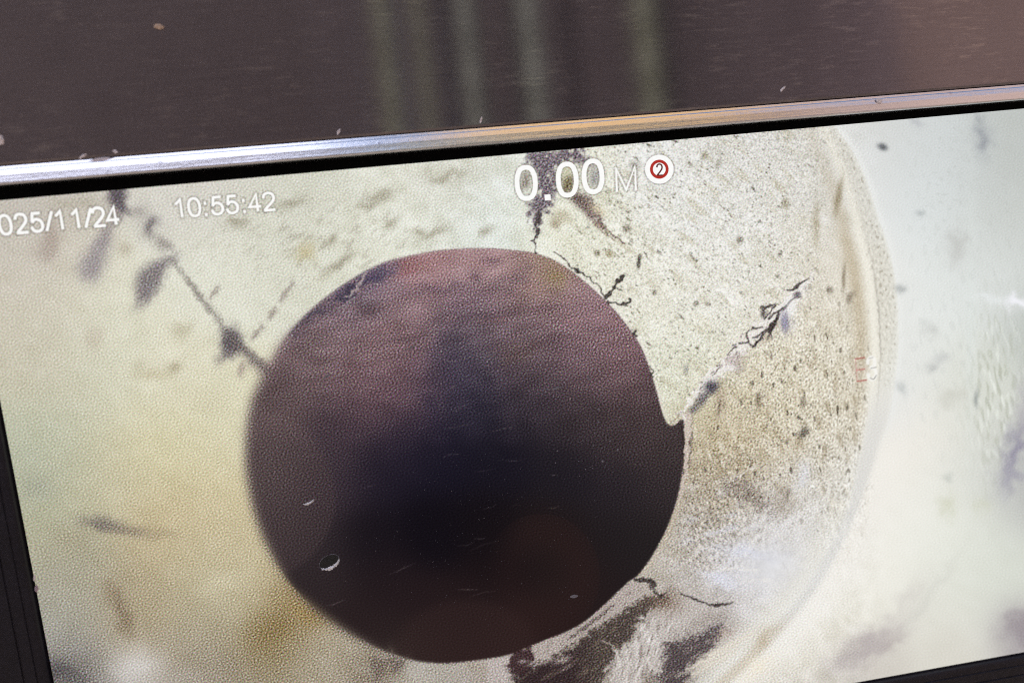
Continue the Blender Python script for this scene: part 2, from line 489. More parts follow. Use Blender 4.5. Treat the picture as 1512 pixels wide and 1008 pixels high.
over(np.exp(-(((XX - 1125) / 50) ** 2 + ((YY - 832) / 32) ** 2)), (222, 223, 227), .6)
over(wpoly([(1072, 708), (1100, 708), (1118, 722), (1134, 742), (1150, 764), (1138, 768), (1118, 750), (1100, 738), (1082, 730), (1070, 722)], 5, 5) * (.45 + .55 * sst(-.8, .9, band(8, .5))), (112, 100, 92), .75)
over(wpoly([(1140, 735), (1165, 715), (1172, 735), (1156, 760), (1146, 768)], 5, 3), (150, 138, 126), .55)
over(sst(.5, 1.7, band(7, .4, 60, 1.6)) * np.exp(-(((XX - 1035) / 45) ** 2 + ((YY - 790) / 70) ** 2)), (104, 94, 84), .75)
over(sst(.7, 1.9, band(7, .4, 40, 1.8)) * np.exp(-(((XX - 1040) / 60) ** 2 + ((YY - 790) / 70) ** 2)), (238, 234, 226), .7)
for pts_, w_ in (([(1158, 774), (1172, 766), (1188, 752)], (2, 4, 2)), ([(1128, 724), (1136, 714), (1148, 706)], (2, 4, 2)), ([(1084, 706), (1100, 696), (1116, 688)], (2, 4, 2)), ([(1132, 752), (1126, 768), (1120, 790)], (2, 4, 1)), ([(1040, 850), (1080, 838), (1120, 842)], (2, 5, 2)), ([(1070, 872), (1100, 858), (1140, 856)], (1, 4, 2)), ([(1030, 868), (1060, 858), (1090, 862)], (1, 4, 2))):
    stroke(pts_, w_, (238, 235, 230), .6, 2, 1.4)
over(sst(.4, 1.8, band(12, .5, 6, 4)) * np.exp(-(((XX - 1110) / 70) ** 2 + ((YY - 835) / 40) ** 2)), (206, 205, 212), .5)
for q in [(1185, 705, 9, 26, 10, (222, 222, 226), .8), (1130, 760, 16, 9, -40, (224, 222, 222), .6), (1160, 775, 26, 7, -35, (226, 224, 224), .6), (1060, 855, 30, 9, 10, (220, 222, 236), .7), (1100, 815, 40, 9, 8, (214, 216, 228), .6)]:
    blob(*q[:5], q[5], q[6], 1, 5)
img += (band(10, .5, 80, 3) * 6)[..., None] * np.exp(-(((XX - 1235) / 30) ** 2 + ((YY - 740) / 70) ** 2))[..., None]

# -- left side: blurred old cracks, stains
DK = (92, 84, 88)
for q in [(170, 292, 13, 18, 15, DK, .75), (178, 310, 9, 12, 20, DK, .5), (165, 330, 7, 34, 28, (150, 142, 138), .6), (221, 334, 12, 16, 20, (98, 90, 92), .72), (205, 312, 9, 12, 40, (140, 132, 128), .5), (242, 360, 9, 14, -50, (130, 122, 118), .6),
          (205, 445, 6, 16, 35, (150, 144, 140), .5), (150, 352, 8, 22, 30, (158, 150, 148), .55),
          (74, 352, 13, 26, 8, (160, 144, 134), .6), (66, 374, 20, 16, 0, (172, 160, 150), .45), (186, 368, 10, 9, 0, (178, 168, 148), .5), (92, 300, 26, 8, 0, (176, 170, 152), .5), (130, 300, 12, 10, 0, (170, 164, 146), .5),
          (340, 501, 12, 18, -10, (86, 78, 82), .86), (356, 514, 14, 7, 30, (100, 90, 90), .7), (330, 525, 8, 16, 40, (130, 122, 118), .6), (358, 545, 6, 12, 10, (150, 134, 128), .6), (390, 545, 20, 10, 35, (112, 96, 94), .6), (375, 530, 16, 8, 40, (120, 108, 106), .5),
          (268, 488, 14, 12, 0, (184, 178, 152), .6), (258, 543, 11, 9, 0, (164, 154, 128), .6), (225, 552, 24, 8, 0, (190, 180, 150), .5), (140, 500, 14, 18, 0, (192, 182, 164), .5), (300, 590, 30, 20, 0, (206, 200, 172), .5), (204, 540, 10, 12, 0, (190, 186, 160), .5),
          (150, 772, 28, 10, 6, (112, 104, 98), .78), (185, 784, 34, 8, 8, (128, 116, 104), .6), (240, 786, 26, 8, 10, (160, 146, 118), .45), (110, 795, 30, 20, 0, (160, 152, 128), .5), (55, 720, 24, 20, 0, (160, 162, 146), .5),
          (178, 895, 11, 26, -18, (118, 102, 82), .62), (165, 872, 14, 14, 0, (140, 124, 100), .5), (188, 922, 14, 16, 0, (128, 112, 88), .5), (400, 930, 36, 22, -30, (124, 104, 62), .55), (450, 905, 26, 12, 40, (150, 126, 76), .5),
          (86, 990, 22, 16, 20, (80, 74, 76), .8), (110, 1000, 22, 12, 30, (96, 92, 92), .7), (200, 985, 34, 18, -10, (214, 210, 206), .6), (262, 1000, 30, 12, 0, (176, 168, 158), .5), (325, 860, 34, 12, -12, (208, 200, 172), .5), (230, 890, 40, 20, 0, (172, 160, 132), .4)]:
    blob(*q[:5], q[5], q[6], 1.15, 2.2)
over(wpoly([(262, 374), (264, 381), (246, 393), (236, 420), (222, 440), (212, 453), (203, 440), (200, 415), (209, 395), (232, 384)], 5.5, 1.2), (114, 106, 109), .85)
over(wpoly([(160, 338), (166, 344), (156, 375), (149, 404), (136, 418), (122, 413), (114, 398), (125, 378), (145, 355)], 8, 1.2), (144, 136, 140), .85)
over(wpoly([(160, 278), (186, 276), (182, 300), (196, 318), (180, 312), (168, 300)], 3.5, 1), (82, 74, 80), .8)
over(wpoly([(330, 488), (345, 486), (360, 505), (352, 520), (336, 528), (328, 515)], 5.5, 1.5), (88, 80, 84), .85)
LC = [(252, 382), (270, 404), (285, 422), (300, 444), (318, 465), (332, 487), (350, 508), (372, 527), (398, 548)]
stroke(LC, (2, 5, 6, 7, 9, 12, 12), (112, 104, 100), .6, 6.5, 1.2)
stroke([(276, 412), (296, 440), (312, 462)], (3, 7, 3), (112, 104, 98), .4, 5, 1)
for q in [((414, 444), (426, 426)), ((398, 470), (406, 456)), ((372, 500), (388, 482)), ((310, 440), (322, 424)), ((430, 422), (433, 418))]:
    stroke(q, (3, 7, 4), (128, 114, 110), .65, 5, .8)
stroke([(360, 495), (395, 470), (440, 430), (490, 400)], 3, (176, 170, 150), .35, 5, 3)

# -- the top crack behind the reading
tp = [(776, 226), (858, 218), (868, 243), (852, 240), (838, 238), (818, 246), (820, 268), (818, 290), (814, 304), (805, 312), (797, 326), (794, 340), (790, 342), (786, 326), (782, 310), (784, 296), (794, 290), (793, 262), (790, 248), (778, 240)]
mt = wpoly(tp, 3.2, 3.0)
over(mt, (98, 86, 96), .85)
over(mt * sst(.3, 1.5, band(7, .4)), (176, 164, 170), .7)
over(mt * sst(.4, 1.5, band(7, .35)), (58, 48, 58), .7)
over(wpoly([(840, 292), (866, 286), (880, 306), (892, 326), (886, 332), (872, 322), (856, 306)], 2.2, 1.4) * (.5 + .5 * sst(-.8, .6, band(7, .4))), (108, 92, 90), .9)
for q in [(792, 308, 7, 9, 0, (104, 94, 98), .8), (790, 312, 3, 4, 0, (190, 182, 180), .7), (775, 268, 9, 14, 10, (112, 100, 90), .7), (838, 272, 10, 12, 0, (96, 84, 56), .85), (836, 252, 7, 10, 0, (200, 198, 170), .8), (878, 262, 10, 14, 10, (140, 138, 138), .75), (870, 240, 12, 8, 0, (130, 122, 124), .6),
          (852, 292, 11, 8, 30, (100, 86, 80), .85), (866, 304, 9, 8, 40, (112, 96, 88), .8), (872, 318, 8, 6, 30, (124, 106, 100), .8), (886, 333, 10, 4, 40, (140, 118, 106), .75), (882, 310, 14, 6, 40, (206, 190, 156), .6), (826, 320, 14, 9, 0, (176, 166, 140), .6), (820, 330, 8, 6, 0, (150, 136, 112), .6), (925, 337, 5, 6, 0, (120, 112, 98), .8), (938, 244, 7, 6, 0, (160, 154, 150), .7), (893, 290, 10, 8, 0, (196, 194, 170), .6), (900, 375, 6, 4, 20, (150, 138, 104), .7), (882, 373, 5, 4, 30, (110, 104, 80), .8)]:
    blob(*q[:5], q[5], q[6], 1.2, 2)
stroke([(796, 318), (792, 332), (794, 344), (789, 356), (790, 374)], (9, 6, 5, 3, 3), (74, 66, 66), .9, .9, 1.6)
stroke([(884, 325), (895, 338), (908, 349), (921, 358)], (4, 3, 4), (112, 96, 86), .85, .9, 1)
stroke([(876, 328), (890, 343), (906, 354)], (2, 2), (130, 112, 98), .7, .9, 1)

# -- the diagonal crack with spalled edges
DG = np.array([(1196, 411), (1174, 434), (1160, 455), (1138, 468), (1122, 487), (1110, 500), (1089, 514), (1081, 531), (1064, 542), (1048, 560), (1024, 592), (1004, 616)], float)
sl, d, t = sdist(smooth(DG, 6), 40, _w1 * 3.2 + _w3 * 2, _w2 * 3.2 + _w4 * 2)
wdt = np.interp(t, [0, .1, .3, .5, .75, 1], [4, 6, 7, 9, 7, 4])
core = sst(2, -2, d - wdt)
over(core, (236, 231, 226), .8, sl)
nn = band(9, .4, -44, 1.7)[sl]
over(core * sst(.9, 1.8, nn), (112, 100, 98), .75, sl)
over(core * sst(.7, 1.5, band(7, .35)[sl]), (250, 248, 244), .9, sl)
over(sst(2.2, .4, abs(d - wdt - .5)) * sst(.7, 1.5, band(14, .5)[sl]) * (t < .62), (92, 84, 80), .7, sl)
BK = (64, 57, 54)
for q in [(1114, 494, 11, 6, -45, (236, 231, 224), .8), (1140, 470, 13, 5, -42, (240, 236, 230), .8), (1162, 446, 10, 5, -42, (240, 237, 233), .8), (1186, 423, 9, 5, -40, (238, 234, 230), .8), (1096, 500, 8, 5, -30, (228, 221, 210), .7), (1078, 530, 10, 6, -40, (206, 196, 192), .7), (1130, 500, 9, 6, -40, (176, 162, 146), .5)]:
    blob(*q[:5], q[5], q[6], 1.3, 3)
for pts, wd in [([(1194, 410), (1181, 419), (1173, 426), (1163, 429)], (1.5, 4, 3)), ([(1182, 438), (1171, 441), (1158, 455), (1148, 460), (1135, 470)], (2, 2.5, 4, 4, 3)), ([(1150, 463), (1145, 474), (1137, 485), (1130, 488), (1122, 501), (1112, 512)], (3, 4, 6, 4, 4, 3)),
                ([(1148, 470), (1141, 480), (1136, 488)], (4, 8, 6)), ([(1140, 485), (1134, 500)], (3, 1.5)), ([(1137, 488), (1140, 502)], (3, 1)), ([(1126, 483), (1112, 485), (1101, 493), (1105, 504), (1091, 507)], (2, 2, 2.5, 2)), ([(1112, 499), (1120, 496), (1126, 490)], 2), ([(1104, 504), (1110, 510), (1118, 506)], 2),
                ([(1124, 453), (1134, 453), (1145, 449)], (3, 3, 1.5)), ([(1145, 450), (1136, 462), (1128, 471)], (1.5, 2, 2)), ([(1088, 512), (1080, 516), (1074, 525)], (2, 1.5, 1)), ([(1066, 539), (1060, 546), (1052, 553)], (1, 1.4, 1))]:
    stroke(pts, wd, BK, .85, .8, .55)
for q in [(1177, 435, 6, 4, -25, (92, 86, 92), .9), (1127.5, 461, 4, 9, 0, (82, 76, 70), .9), (1132, 461, 3, 4, 0, (170, 164, 154), .5), (1168, 455, 9, 14, 20, (240, 239, 238), .8), (1159, 476, 7, 16, -6, (146, 143, 166), .88), (1172, 480, 5, 12, 0, (228, 226, 226), .5),
          (1051, 571, 11, 9, -40, (70, 66, 76), .92), (1038, 588, 14, 7, -50, (92, 86, 90), .8), (1024, 604, 10, 5, -45, (104, 98, 98), .75), (1086, 532, 16, 8, -40, (180, 166, 162), .6), (1090, 543, 9, 7, 0, (150, 138, 134), .6), (1078, 543, 12, 5, 0, (238, 234, 230), .8), (1064, 590, 8, 20, 0, (176, 158, 138), .5), (1062, 602, 2.5, 14, 6, (112, 98, 84), .6),
          (1013, 545, 3, 7, 0, (140, 140, 134), .7), (1187, 638, 6, 9, 30, (90, 84, 74), .8), (1120, 590, 4, 12, 10, (112, 100, 82), .7), (1186, 593, 5, 8, 0, (120, 110, 94), .7), (943, 388, 3, 9, 5, (66, 62, 54), .9), (945, 380, 3, 4, 0, (90, 84, 72), .8), (966, 432, 3, 4, 0, (110, 104, 90), .8), (1028, 448, 4, 3, 0, (110, 104, 92), .7), (1046, 449, 4, 3, 0, (124, 116, 104), .7), (1092, 354, 5, 5, 20, (120, 112, 98), .8), (1040, 230, 5, 7, 0, (148, 142, 120), .7), (1060, 242, 4, 8, 20, (150, 146, 130), .6), (1160, 300, 5, 8, 0, (150, 142, 118), .7), (1205, 330, 6, 30, 0, (150, 138, 108), .45), (1238, 290, 5, 26, 10, (132, 118, 88), .6), (1246, 410, 2.5, 20, 4, (120, 106, 84), .6), (1224, 428, 4, 5, 0, (110, 100, 86), .7), (1255, 440, 5, 9, 20, (116, 104, 88), .6)]:
    blob(*q[:5], q[5], q[6], 1.4, 1.2)

# -- letters on the picture: dark sharpening halo only (the letters themselves are built)
TXT = []          # (name, polyline list in pixels, width)
GL = {'0': ([[(.5, 1), (.24, .93), (.1, .72), (.07, .5), (.1, .28), (.24, .07), (.5, 0), (.76, .07), (.9, .28), (.93, .5), (.9, .72), (.76, .93), (.5, 1)]], 'curve'),
      '1': ([[(.16, .74), (.34, .84), (.56, 1.0), (.56, 0)]], 'line'),
      '2': ([[(.1, .73), (.16, .9), (.34, .99), (.56, 1), (.8, .92), (.9, .74), (.84, .57), (.6, .36), (.3, .16), (.09, 0)], [(.07, .0), (.93, .0)]], 'curve'),
      '3': ([[(.1, .76), (.2, .93), (.45, 1), (.74, .93), (.84, .75), (.74, .58), (.46, .53)], [(.46, .53), (.78, .46), (.92, .27), (.78, .07), (.46, 0), (.2, .07), (.08, .26)]], 'curve'),
      '4': ([[(.68, 0), (.68, 1.0), (.05, .27), (.95, .27)]], 'line'),
      '5': ([[(.86, .98), (.28, .98), (.17, .5)], [(.17, .49), (.32, .61), (.55, .65), (.82, .54), (.92, .32), (.82, .1), (.52, 0), (.22, .06), (.07, .26)]], 'mix'),
      '/': ([[(.02, -.02), (.98, 1.02)]], 'line'),
      ':': ([[(.5, -.05), (.5, .1)], [(.5, .6), (.5, .75)]], 'line'),
      'M': ([[(.06, 0), (.06, 1), (.5, .04), (.94, 1), (.94, 0)]], 'line'),
      'E': ([[(.1, 1), (.9, 1)], [(.1, .5), (.84, .5)], [(.1, 0), (.94, 0)], [(.1, 1), (.1, 0)]], 'line')}


def glyph(ch, o, e, u):
    """strokes of a character in pixels: o = foot left, e = its width vector, u = its height vector"""
    o, e, u = map(np.array, (o, e, u))
    st, mode = GL[ch]
    out = []
    for k, s_ in enumerate(st):
        q = np.array(s_)
        if mode == 'curve' and len(q) > 2 or mode == 'mix' and k == 1:
            q = smooth(q, 6) if not np.allclose(q[0], q[-1]) else np.vstack([smooth(q[:-1], 6, True), q[:1]])
        out.append(o + q[:, :1] * e + q[:, 1:] * u)
    return out


def text(kind, s_, feet, wv, hv0, hv1, sw):
    """feet: list of foot-left points per character"""
    for i, ch in enumerate(s_):
        f = i / max(len(s_) - 1, 1)
        hv = (hv0[0] * (1 - f) + hv1[0] * f, hv0[1] * (1 - f) + hv1[1] * f)
        wk = {'/': .62, ':': .4, 'M': 1.35}.get(ch, 1.0)
        nm = {'/': 'slash', ':': 'colon', 'M': 'letter', 'E': 'letter'}.get(ch, 'digit')
        TXT.append((nm, ch, glyph(ch, feet[i], (wv[0] * wk, wv[1] * wk), hv), sw, kind))


def feet(xs, p, q):
    return [(x, p[1] + (q[1] - p[1]) * (x - p[0]) / (q[0] - p[0])) for x in xs]


text('date', '2025/11/24', feet([-24, .5, 24, 46.5, 69, 82, 106, 126.5, 138, 158.5], (0, 346.5), (178, 331)), (19.5, -1.75), (-5.2, -27.5), (-4.2, -26.5), 4.3)
text('time', '10:55:42', feet([258.5, 279, 301, 312.5, 334.5, 357.5, 368, 389], (262, 321), (408, 309.5)), (19, -1.6), (-3.6, -26), (-3.0, -25), 3.7)
text('reading', '0', [(763, 294.6)], (31, -3), (-3, -46), (-3, -46), 7.0)
text('reading', '0', [(823.5, 289.6)], (30.5, -2.6), (-2.4, -46), (-2.4, -46), 7.0)
text('reading', '0', [(861.5, 284.6)], (30.5, -2.6), (-2.2, -45.5), (-2.2, -45.5), 7.0)
text('unit', 'M', [(909, 283.5)], (23.5, -2.2), (-1.4, -35), (-1.4, -35), 3.3)
BADGE = (973.5, 250)
for nm, ch, st, sw, kd in TXT:
    for q in st:
        sl, d, t = sdist(q, 8)
        over(np.exp(-((d - sw / 2 - 1.0) / 1.0) ** 2), (120, 114, 106), .50, sl)
for r_, a_ in ((22, .45),):
    d = np.hypot(XX - BADGE[0], YY - BADGE[1])
    over(np.exp(-((d - r_) / 1.1) ** 2), (110, 104, 100), a_)
# the faint outlined mark at the joint: red E, grey 3
for q in glyph('E', (1264, 563), (16.5, -2.3), (-2.6, -33)):
    if abs(q[0][0] - q[-1][0]) > 8:
        stroke(q, 1.9, (176, 98, 92), .9, .7, .05, False)
    else:
        stroke(q, 1.3, (196, 146, 138), .8, .7, .05, False)
stroke([(1262, 548), (1275, 545)], 12, (214, 190, 178), .25, 6, 0, False)
for q in glyph('3', (1281, 561), (14, -2), (-1.5, -33)):
    stroke(q, 5, (248, 247, 243), .8, 1, .05, False)
stroke([(1283, 529), (1289, 527.5)], 1.2, (150, 148, 142), .7, .7, .05, False)
stroke([(1286, 543.5), (1294, 542)], 1.3, (150, 148, 142), .8, .7, .05, False)
stroke([(1285, 558), (1290, 559.5), (1294, 554)], 1.4, (140, 138, 132), .8, .7, .05)

# -- the dark opening of the pipe
HOLE = smooth([(540, 400), (575, 385), (629, 373), (665, 368), (718, 366.5), (754, 369), (790, 374), (825, 388), (861, 414), (893, 443), (915, 467), (940, 501), (954, 530), (968, 573), (978, 610), (985, 625)], 6)
HOLE2 = [(991, 629), (998, 627), (1006, 619), (1011, 621)]
HOLE3 = smooth([(1011, 640), (1008, 690), (1001, 730), (987, 773), (965, 816), (943, 847), (928, 858), (914, 871), (891, 893), (861, 918), (833, 933), (805, 944), (783, 953), (750, 966), (704, 974), (665, 978), (640, 978), (611, 974), (575, 963), (540, 947), (502, 925), (462, 895), (428, 860), (401, 818), (380, 770), (367, 719), (362, 669),
                 (365, 626), (371, 594), (384, 562), (396, 541), (411, 512), (429, 487), (461, 455), (500, 425), (540, 400)], 6)
OPEN = np.vstack([HOLE, HOLE2, HOLE3[:-1]])
mh0 = poly(OPEN, 0)
sharp, soft, mid = blur(mh0, .9), blur(mh0, 7.0), blur(mh0, 1.7)
wsoft = np.clip(np.maximum(sst(470, 385, XX), sst(620, 480, XX) * sst(840, 900, YY)), 0, 1)
wmid = sst(760, 560, XX) * (1 - wsoft)
mh = sharp * (1 - wsoft - wmid) + soft * wsoft + mid * wmid
# pale worn rim, right side
rim = np.clip(blur(mh0, 4) - mh0, 0, 1) * (1 - mh0)
over(rim * 2 * sst(860, 900, XX) * sst(640, 600, YY), (236, 228, 220), .8)
over(np.clip(blur(mh0, 3) * 2.4, 0, 1) * (1 - mh0) * sst(790, 830, XX) * sst(470, 420, YY), (238, 232, 228), .7)
lowr = sst(735, 800, XX) * sst(830, 880, YY)
RIM = P_([(825, 112), (890, 112), (960, 140), (970, 165), (920, 190), (800, 275), (680, 340), (560, 420), (450, 500), (340, 572), (265, 565), (255, 500), (340, 440), (450, 395), (560, 335), (680, 235), (780, 150)])
mr = wpoly(RIM, 1.6, .8)
over(mr, (178, 167, 161), .92)
over(mr * sst(.2, 1.4, band(9, .5, -40, 3)), (138, 126, 120), .5)
stroke(P_([(745, 245), (660, 320), (560, 392), (470, 455)]), (2, 3, 3.5, 1.5), (76, 64, 60), .75, 1.2, .6)
stroke(P_([(700, 275), (600, 352), (520, 400)]), (1, 2, 1), (96, 84, 78), .6, 1, .6)
over(wpoly(P_([(0, 560), (125, 545), (130, 620), (110, 640), (180, 645), (100, 700), (0, 720)]), 1.8, 2), (186, 176, 172), .8)
over(wpoly(P_([(130, 500), (260, 500), (270, 560), (240, 620), (180, 660), (110, 630), (130, 580)]), 1.5, 2), (60, 42, 44), .95)
for q_ in [(830, 974, 14, 5, -28, (158, 146, 138), .85), (800, 977, 20, 3.5, -14, (150, 138, 132), .8), (772, 976, 6, 3, -10, (150, 138, 134), .8), (836, 985, 12, 3, -32, (128, 116, 108), .7), (758, 990, 8, 4, 20, (60, 46, 46), .7)]:
    blob(*q_[:5], q_[5], q_[6], 1.3, 2)
over(np.clip(blur(mh0, 8) * 2.6, 0, 1) * (1 - mh0) * sst(965, 990, XX) * sst(640, 690, YY), (176, 164, 146), .7)
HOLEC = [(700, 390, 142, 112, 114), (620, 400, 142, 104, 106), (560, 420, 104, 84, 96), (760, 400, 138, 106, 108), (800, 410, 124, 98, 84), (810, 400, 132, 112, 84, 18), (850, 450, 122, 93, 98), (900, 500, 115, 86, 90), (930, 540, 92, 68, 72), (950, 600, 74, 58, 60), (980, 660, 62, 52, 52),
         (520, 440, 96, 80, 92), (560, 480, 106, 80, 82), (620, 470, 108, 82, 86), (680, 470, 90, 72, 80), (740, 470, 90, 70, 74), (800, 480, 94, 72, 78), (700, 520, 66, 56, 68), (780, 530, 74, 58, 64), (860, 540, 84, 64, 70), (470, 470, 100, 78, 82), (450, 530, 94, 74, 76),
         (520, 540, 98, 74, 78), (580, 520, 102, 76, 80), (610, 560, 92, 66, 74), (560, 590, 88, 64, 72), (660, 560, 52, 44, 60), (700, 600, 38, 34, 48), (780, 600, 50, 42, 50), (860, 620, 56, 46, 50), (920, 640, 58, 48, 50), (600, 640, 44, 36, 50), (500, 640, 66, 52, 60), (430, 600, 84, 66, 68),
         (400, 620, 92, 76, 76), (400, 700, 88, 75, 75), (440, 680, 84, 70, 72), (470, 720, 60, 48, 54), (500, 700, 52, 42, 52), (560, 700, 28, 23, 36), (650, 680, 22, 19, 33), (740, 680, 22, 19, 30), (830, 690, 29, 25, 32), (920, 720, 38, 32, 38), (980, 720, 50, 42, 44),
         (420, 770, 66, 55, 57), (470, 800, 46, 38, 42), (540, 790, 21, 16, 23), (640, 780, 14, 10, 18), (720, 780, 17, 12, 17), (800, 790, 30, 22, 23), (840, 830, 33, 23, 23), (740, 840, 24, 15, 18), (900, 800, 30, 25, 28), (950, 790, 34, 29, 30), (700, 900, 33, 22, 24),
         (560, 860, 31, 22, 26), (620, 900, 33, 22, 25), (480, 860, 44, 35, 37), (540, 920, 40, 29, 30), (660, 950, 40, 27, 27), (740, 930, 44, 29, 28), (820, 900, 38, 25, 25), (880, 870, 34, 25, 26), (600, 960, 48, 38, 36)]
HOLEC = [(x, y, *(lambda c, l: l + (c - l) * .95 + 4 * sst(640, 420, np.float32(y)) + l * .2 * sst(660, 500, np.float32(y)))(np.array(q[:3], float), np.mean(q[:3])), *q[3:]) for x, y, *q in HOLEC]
hc = rbf(HOLEC, 34)  # reddish reflection of the room is painted into these opening colours
_keep = img
img = hc
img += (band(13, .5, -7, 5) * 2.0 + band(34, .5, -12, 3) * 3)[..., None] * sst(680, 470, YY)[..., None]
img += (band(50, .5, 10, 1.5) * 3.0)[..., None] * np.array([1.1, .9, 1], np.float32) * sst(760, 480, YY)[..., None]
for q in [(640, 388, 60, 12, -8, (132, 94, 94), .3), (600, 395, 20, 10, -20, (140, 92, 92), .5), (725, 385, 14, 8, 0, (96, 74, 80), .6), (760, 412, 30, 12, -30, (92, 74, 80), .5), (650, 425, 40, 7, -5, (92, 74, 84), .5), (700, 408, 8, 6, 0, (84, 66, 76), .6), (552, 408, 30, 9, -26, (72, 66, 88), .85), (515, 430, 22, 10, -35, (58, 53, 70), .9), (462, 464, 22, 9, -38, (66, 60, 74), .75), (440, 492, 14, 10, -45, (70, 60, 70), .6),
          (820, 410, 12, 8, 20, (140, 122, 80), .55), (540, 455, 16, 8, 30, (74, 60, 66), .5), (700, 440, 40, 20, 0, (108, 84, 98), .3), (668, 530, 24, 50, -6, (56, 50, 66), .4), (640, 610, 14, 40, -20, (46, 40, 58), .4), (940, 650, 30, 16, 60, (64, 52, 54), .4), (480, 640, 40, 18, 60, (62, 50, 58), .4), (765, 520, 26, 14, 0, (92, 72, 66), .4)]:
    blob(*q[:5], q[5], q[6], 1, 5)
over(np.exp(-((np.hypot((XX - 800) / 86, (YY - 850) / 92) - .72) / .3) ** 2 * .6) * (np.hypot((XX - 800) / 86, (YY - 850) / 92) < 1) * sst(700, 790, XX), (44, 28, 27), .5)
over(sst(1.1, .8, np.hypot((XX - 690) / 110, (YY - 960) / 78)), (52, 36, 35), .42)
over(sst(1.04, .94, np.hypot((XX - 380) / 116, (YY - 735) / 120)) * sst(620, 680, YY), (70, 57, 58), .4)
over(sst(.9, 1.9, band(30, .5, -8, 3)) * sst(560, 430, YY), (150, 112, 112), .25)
rs = np.random.default_rng(5)
for _ in range(46):
    sx_, sy_ = rs.normal(700, 130), rs.normal(640, 130)
    ln_, an_ = rs.uniform(8, 46), R(rs.normal(-9, 9))
    q0 = (sx_, sy_); q1 = (sx_ + ln_ * math.cos(an_) / 2, sy_ + ln_ * math.sin(an_) / 2 + rs.normal(0, 1.5)); q2 = (sx_ + ln_ * math.cos(an_), sy_ + ln_ * math.sin(an_))
    stroke([q0, q1, q2], (.4, 1.3, .4), (158, 142, 142), rs.uniform(.10, .32), .8, .3)
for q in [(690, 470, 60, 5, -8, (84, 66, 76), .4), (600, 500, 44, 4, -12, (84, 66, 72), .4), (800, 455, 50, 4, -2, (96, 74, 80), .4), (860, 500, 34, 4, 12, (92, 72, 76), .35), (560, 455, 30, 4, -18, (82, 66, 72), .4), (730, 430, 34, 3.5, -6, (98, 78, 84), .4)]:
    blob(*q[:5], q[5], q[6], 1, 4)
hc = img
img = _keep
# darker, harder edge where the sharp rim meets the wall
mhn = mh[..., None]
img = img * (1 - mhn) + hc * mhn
edge = np.clip(1 - abs(sharp - .62) * 3.2, 0, 1)
over(edge * sst(700, 900, XX) * (1 - wsoft), (44, 34, 34), .55)
over(edge * sst(880, 760, XX) * sst(420, 520, XX) * sst(490, 430, YY), (64, 54, 58), .5)
# tattered paint at the rim
for pts, wd, c, a in [([(540, 404), (532, 418), (520, 432), (508, 440)], (3, 4, 3), (186, 172, 168), .75), ([(512, 446), (522, 440)], 4, (160, 146, 146), .6), ([(500, 455), (515, 448)], 3, (150, 138, 140), .6), ([(1005, 625), (1009, 660), (1008, 700)], (4, 3, 2), (52, 42, 40), .85), ([(1015, 612), (1016, 640), (1014, 672), (1010, 705), (1003, 738)], (9, 9, 8, 6, 5), (204, 191, 182), .8), ([(1021, 618), (1022, 640), (1020, 662), (1019, 690)], (1, 3, 2, 1), (96, 84, 76), .75), ([(1004, 740), (990, 780), (968, 822), (950, 846)], (6, 7, 6, 4), (196, 184, 166), .6), ([(1019, 640), (1018, 690)], 2, (120, 108, 92), .5),
                      ([(988, 622), (996, 622), (1004, 612)], 3, (150, 140, 124), .6), ([(984, 606), (990, 620), (1000, 622)], 3, (206, 202, 186), .6)]:
    stroke(pts, wd, c, a, 1, 1.4)
blob(565, 985, 24, 12, -45, (104, 92, 82), .7, 1, 6)
blob(590, 978, 12, 8, -30, (84, 70, 64), .6, 1, 4)
# -- forked crack right of the rim, and the pale sliver
for pts, wd in [([(893, 441), (900, 433), (906, 424), (913, 416), (917, 410), (922, 407)], (4, 5, 4, 3, 6, 4)), ([(899, 446), (908, 448), (917, 449), (929, 446)], (3, 3, 4, 6)), ([(818, 372), (832, 381), (845, 396), (858, 402), (872, 412), (884, 424), (892, 436)], (1.5, 2, 2, 3, 2, 3)), ([(906, 424), (912, 425), (918, 430)], 1.5), ([(917, 449), (926, 453)], 1.5), ([(936, 488), (938, 496)], 4), ([(960, 540), (963, 556)], 2)]:
    stroke(pts, wd, (56, 50, 46), .9, .8, 1.2)
# -- bottom crack
for pts, wd in [([(938, 856), (948, 856), (960, 857), (966, 862), (962, 868), (968, 874)], (4, 5, 6, 7, 5)), ([(968, 874), (975, 880), (984, 876)], (3, 2)), ([(1004, 876), (1022, 882), (1036, 888), (1050, 893), (1066, 892), (1082, 889)], (2, 3, 2.5, 4, 2))]:
    stroke(pts, wd, (48, 40, 38), .85, 1.1, .7)
for q in [(990, 870, 12, 5, 10, (150, 138, 130), .6), (976, 866, 6, 6, 0, (210, 204, 200), .5), (955, 872, 14, 5, -20, (186, 178, 168), .7)]:
    blob(*q[:5], q[5], q[6], 1, 3)

# -- the grain of the matt screen over its pixels
g = band(3.9, .45, 8, 1.25) * .95 + band(2.8, .3) * .5
lum = img.mean(2)
amp = np.interp(lum, [0, 30, 60, 110, 170, 230, 255], [3, 6.5, 22, 40, 22, 15.5, 4]) * (1 - .78 * sst(1120, 1330, XX))
amp = amp * (1 - .9 * np.exp(-(((XX - 1140) / 60) ** 2 + ((YY - 835) / 45) ** 2)))
amp = np.where(mh > .5, np.interp(YY, [360, 560, 720, 860, 980], [.92, .9, .8, .5, .45]) * amp, amp)
img += (g * amp)[..., None] * np.array([1.0, 1.0, 1.06], np.float32)
img += np.stack([band(4.5, .3), band(4.5, .3), band(4.5, .3)], 2) * (amp * .36)[..., None]
img = np.clip(img, 2, 252)

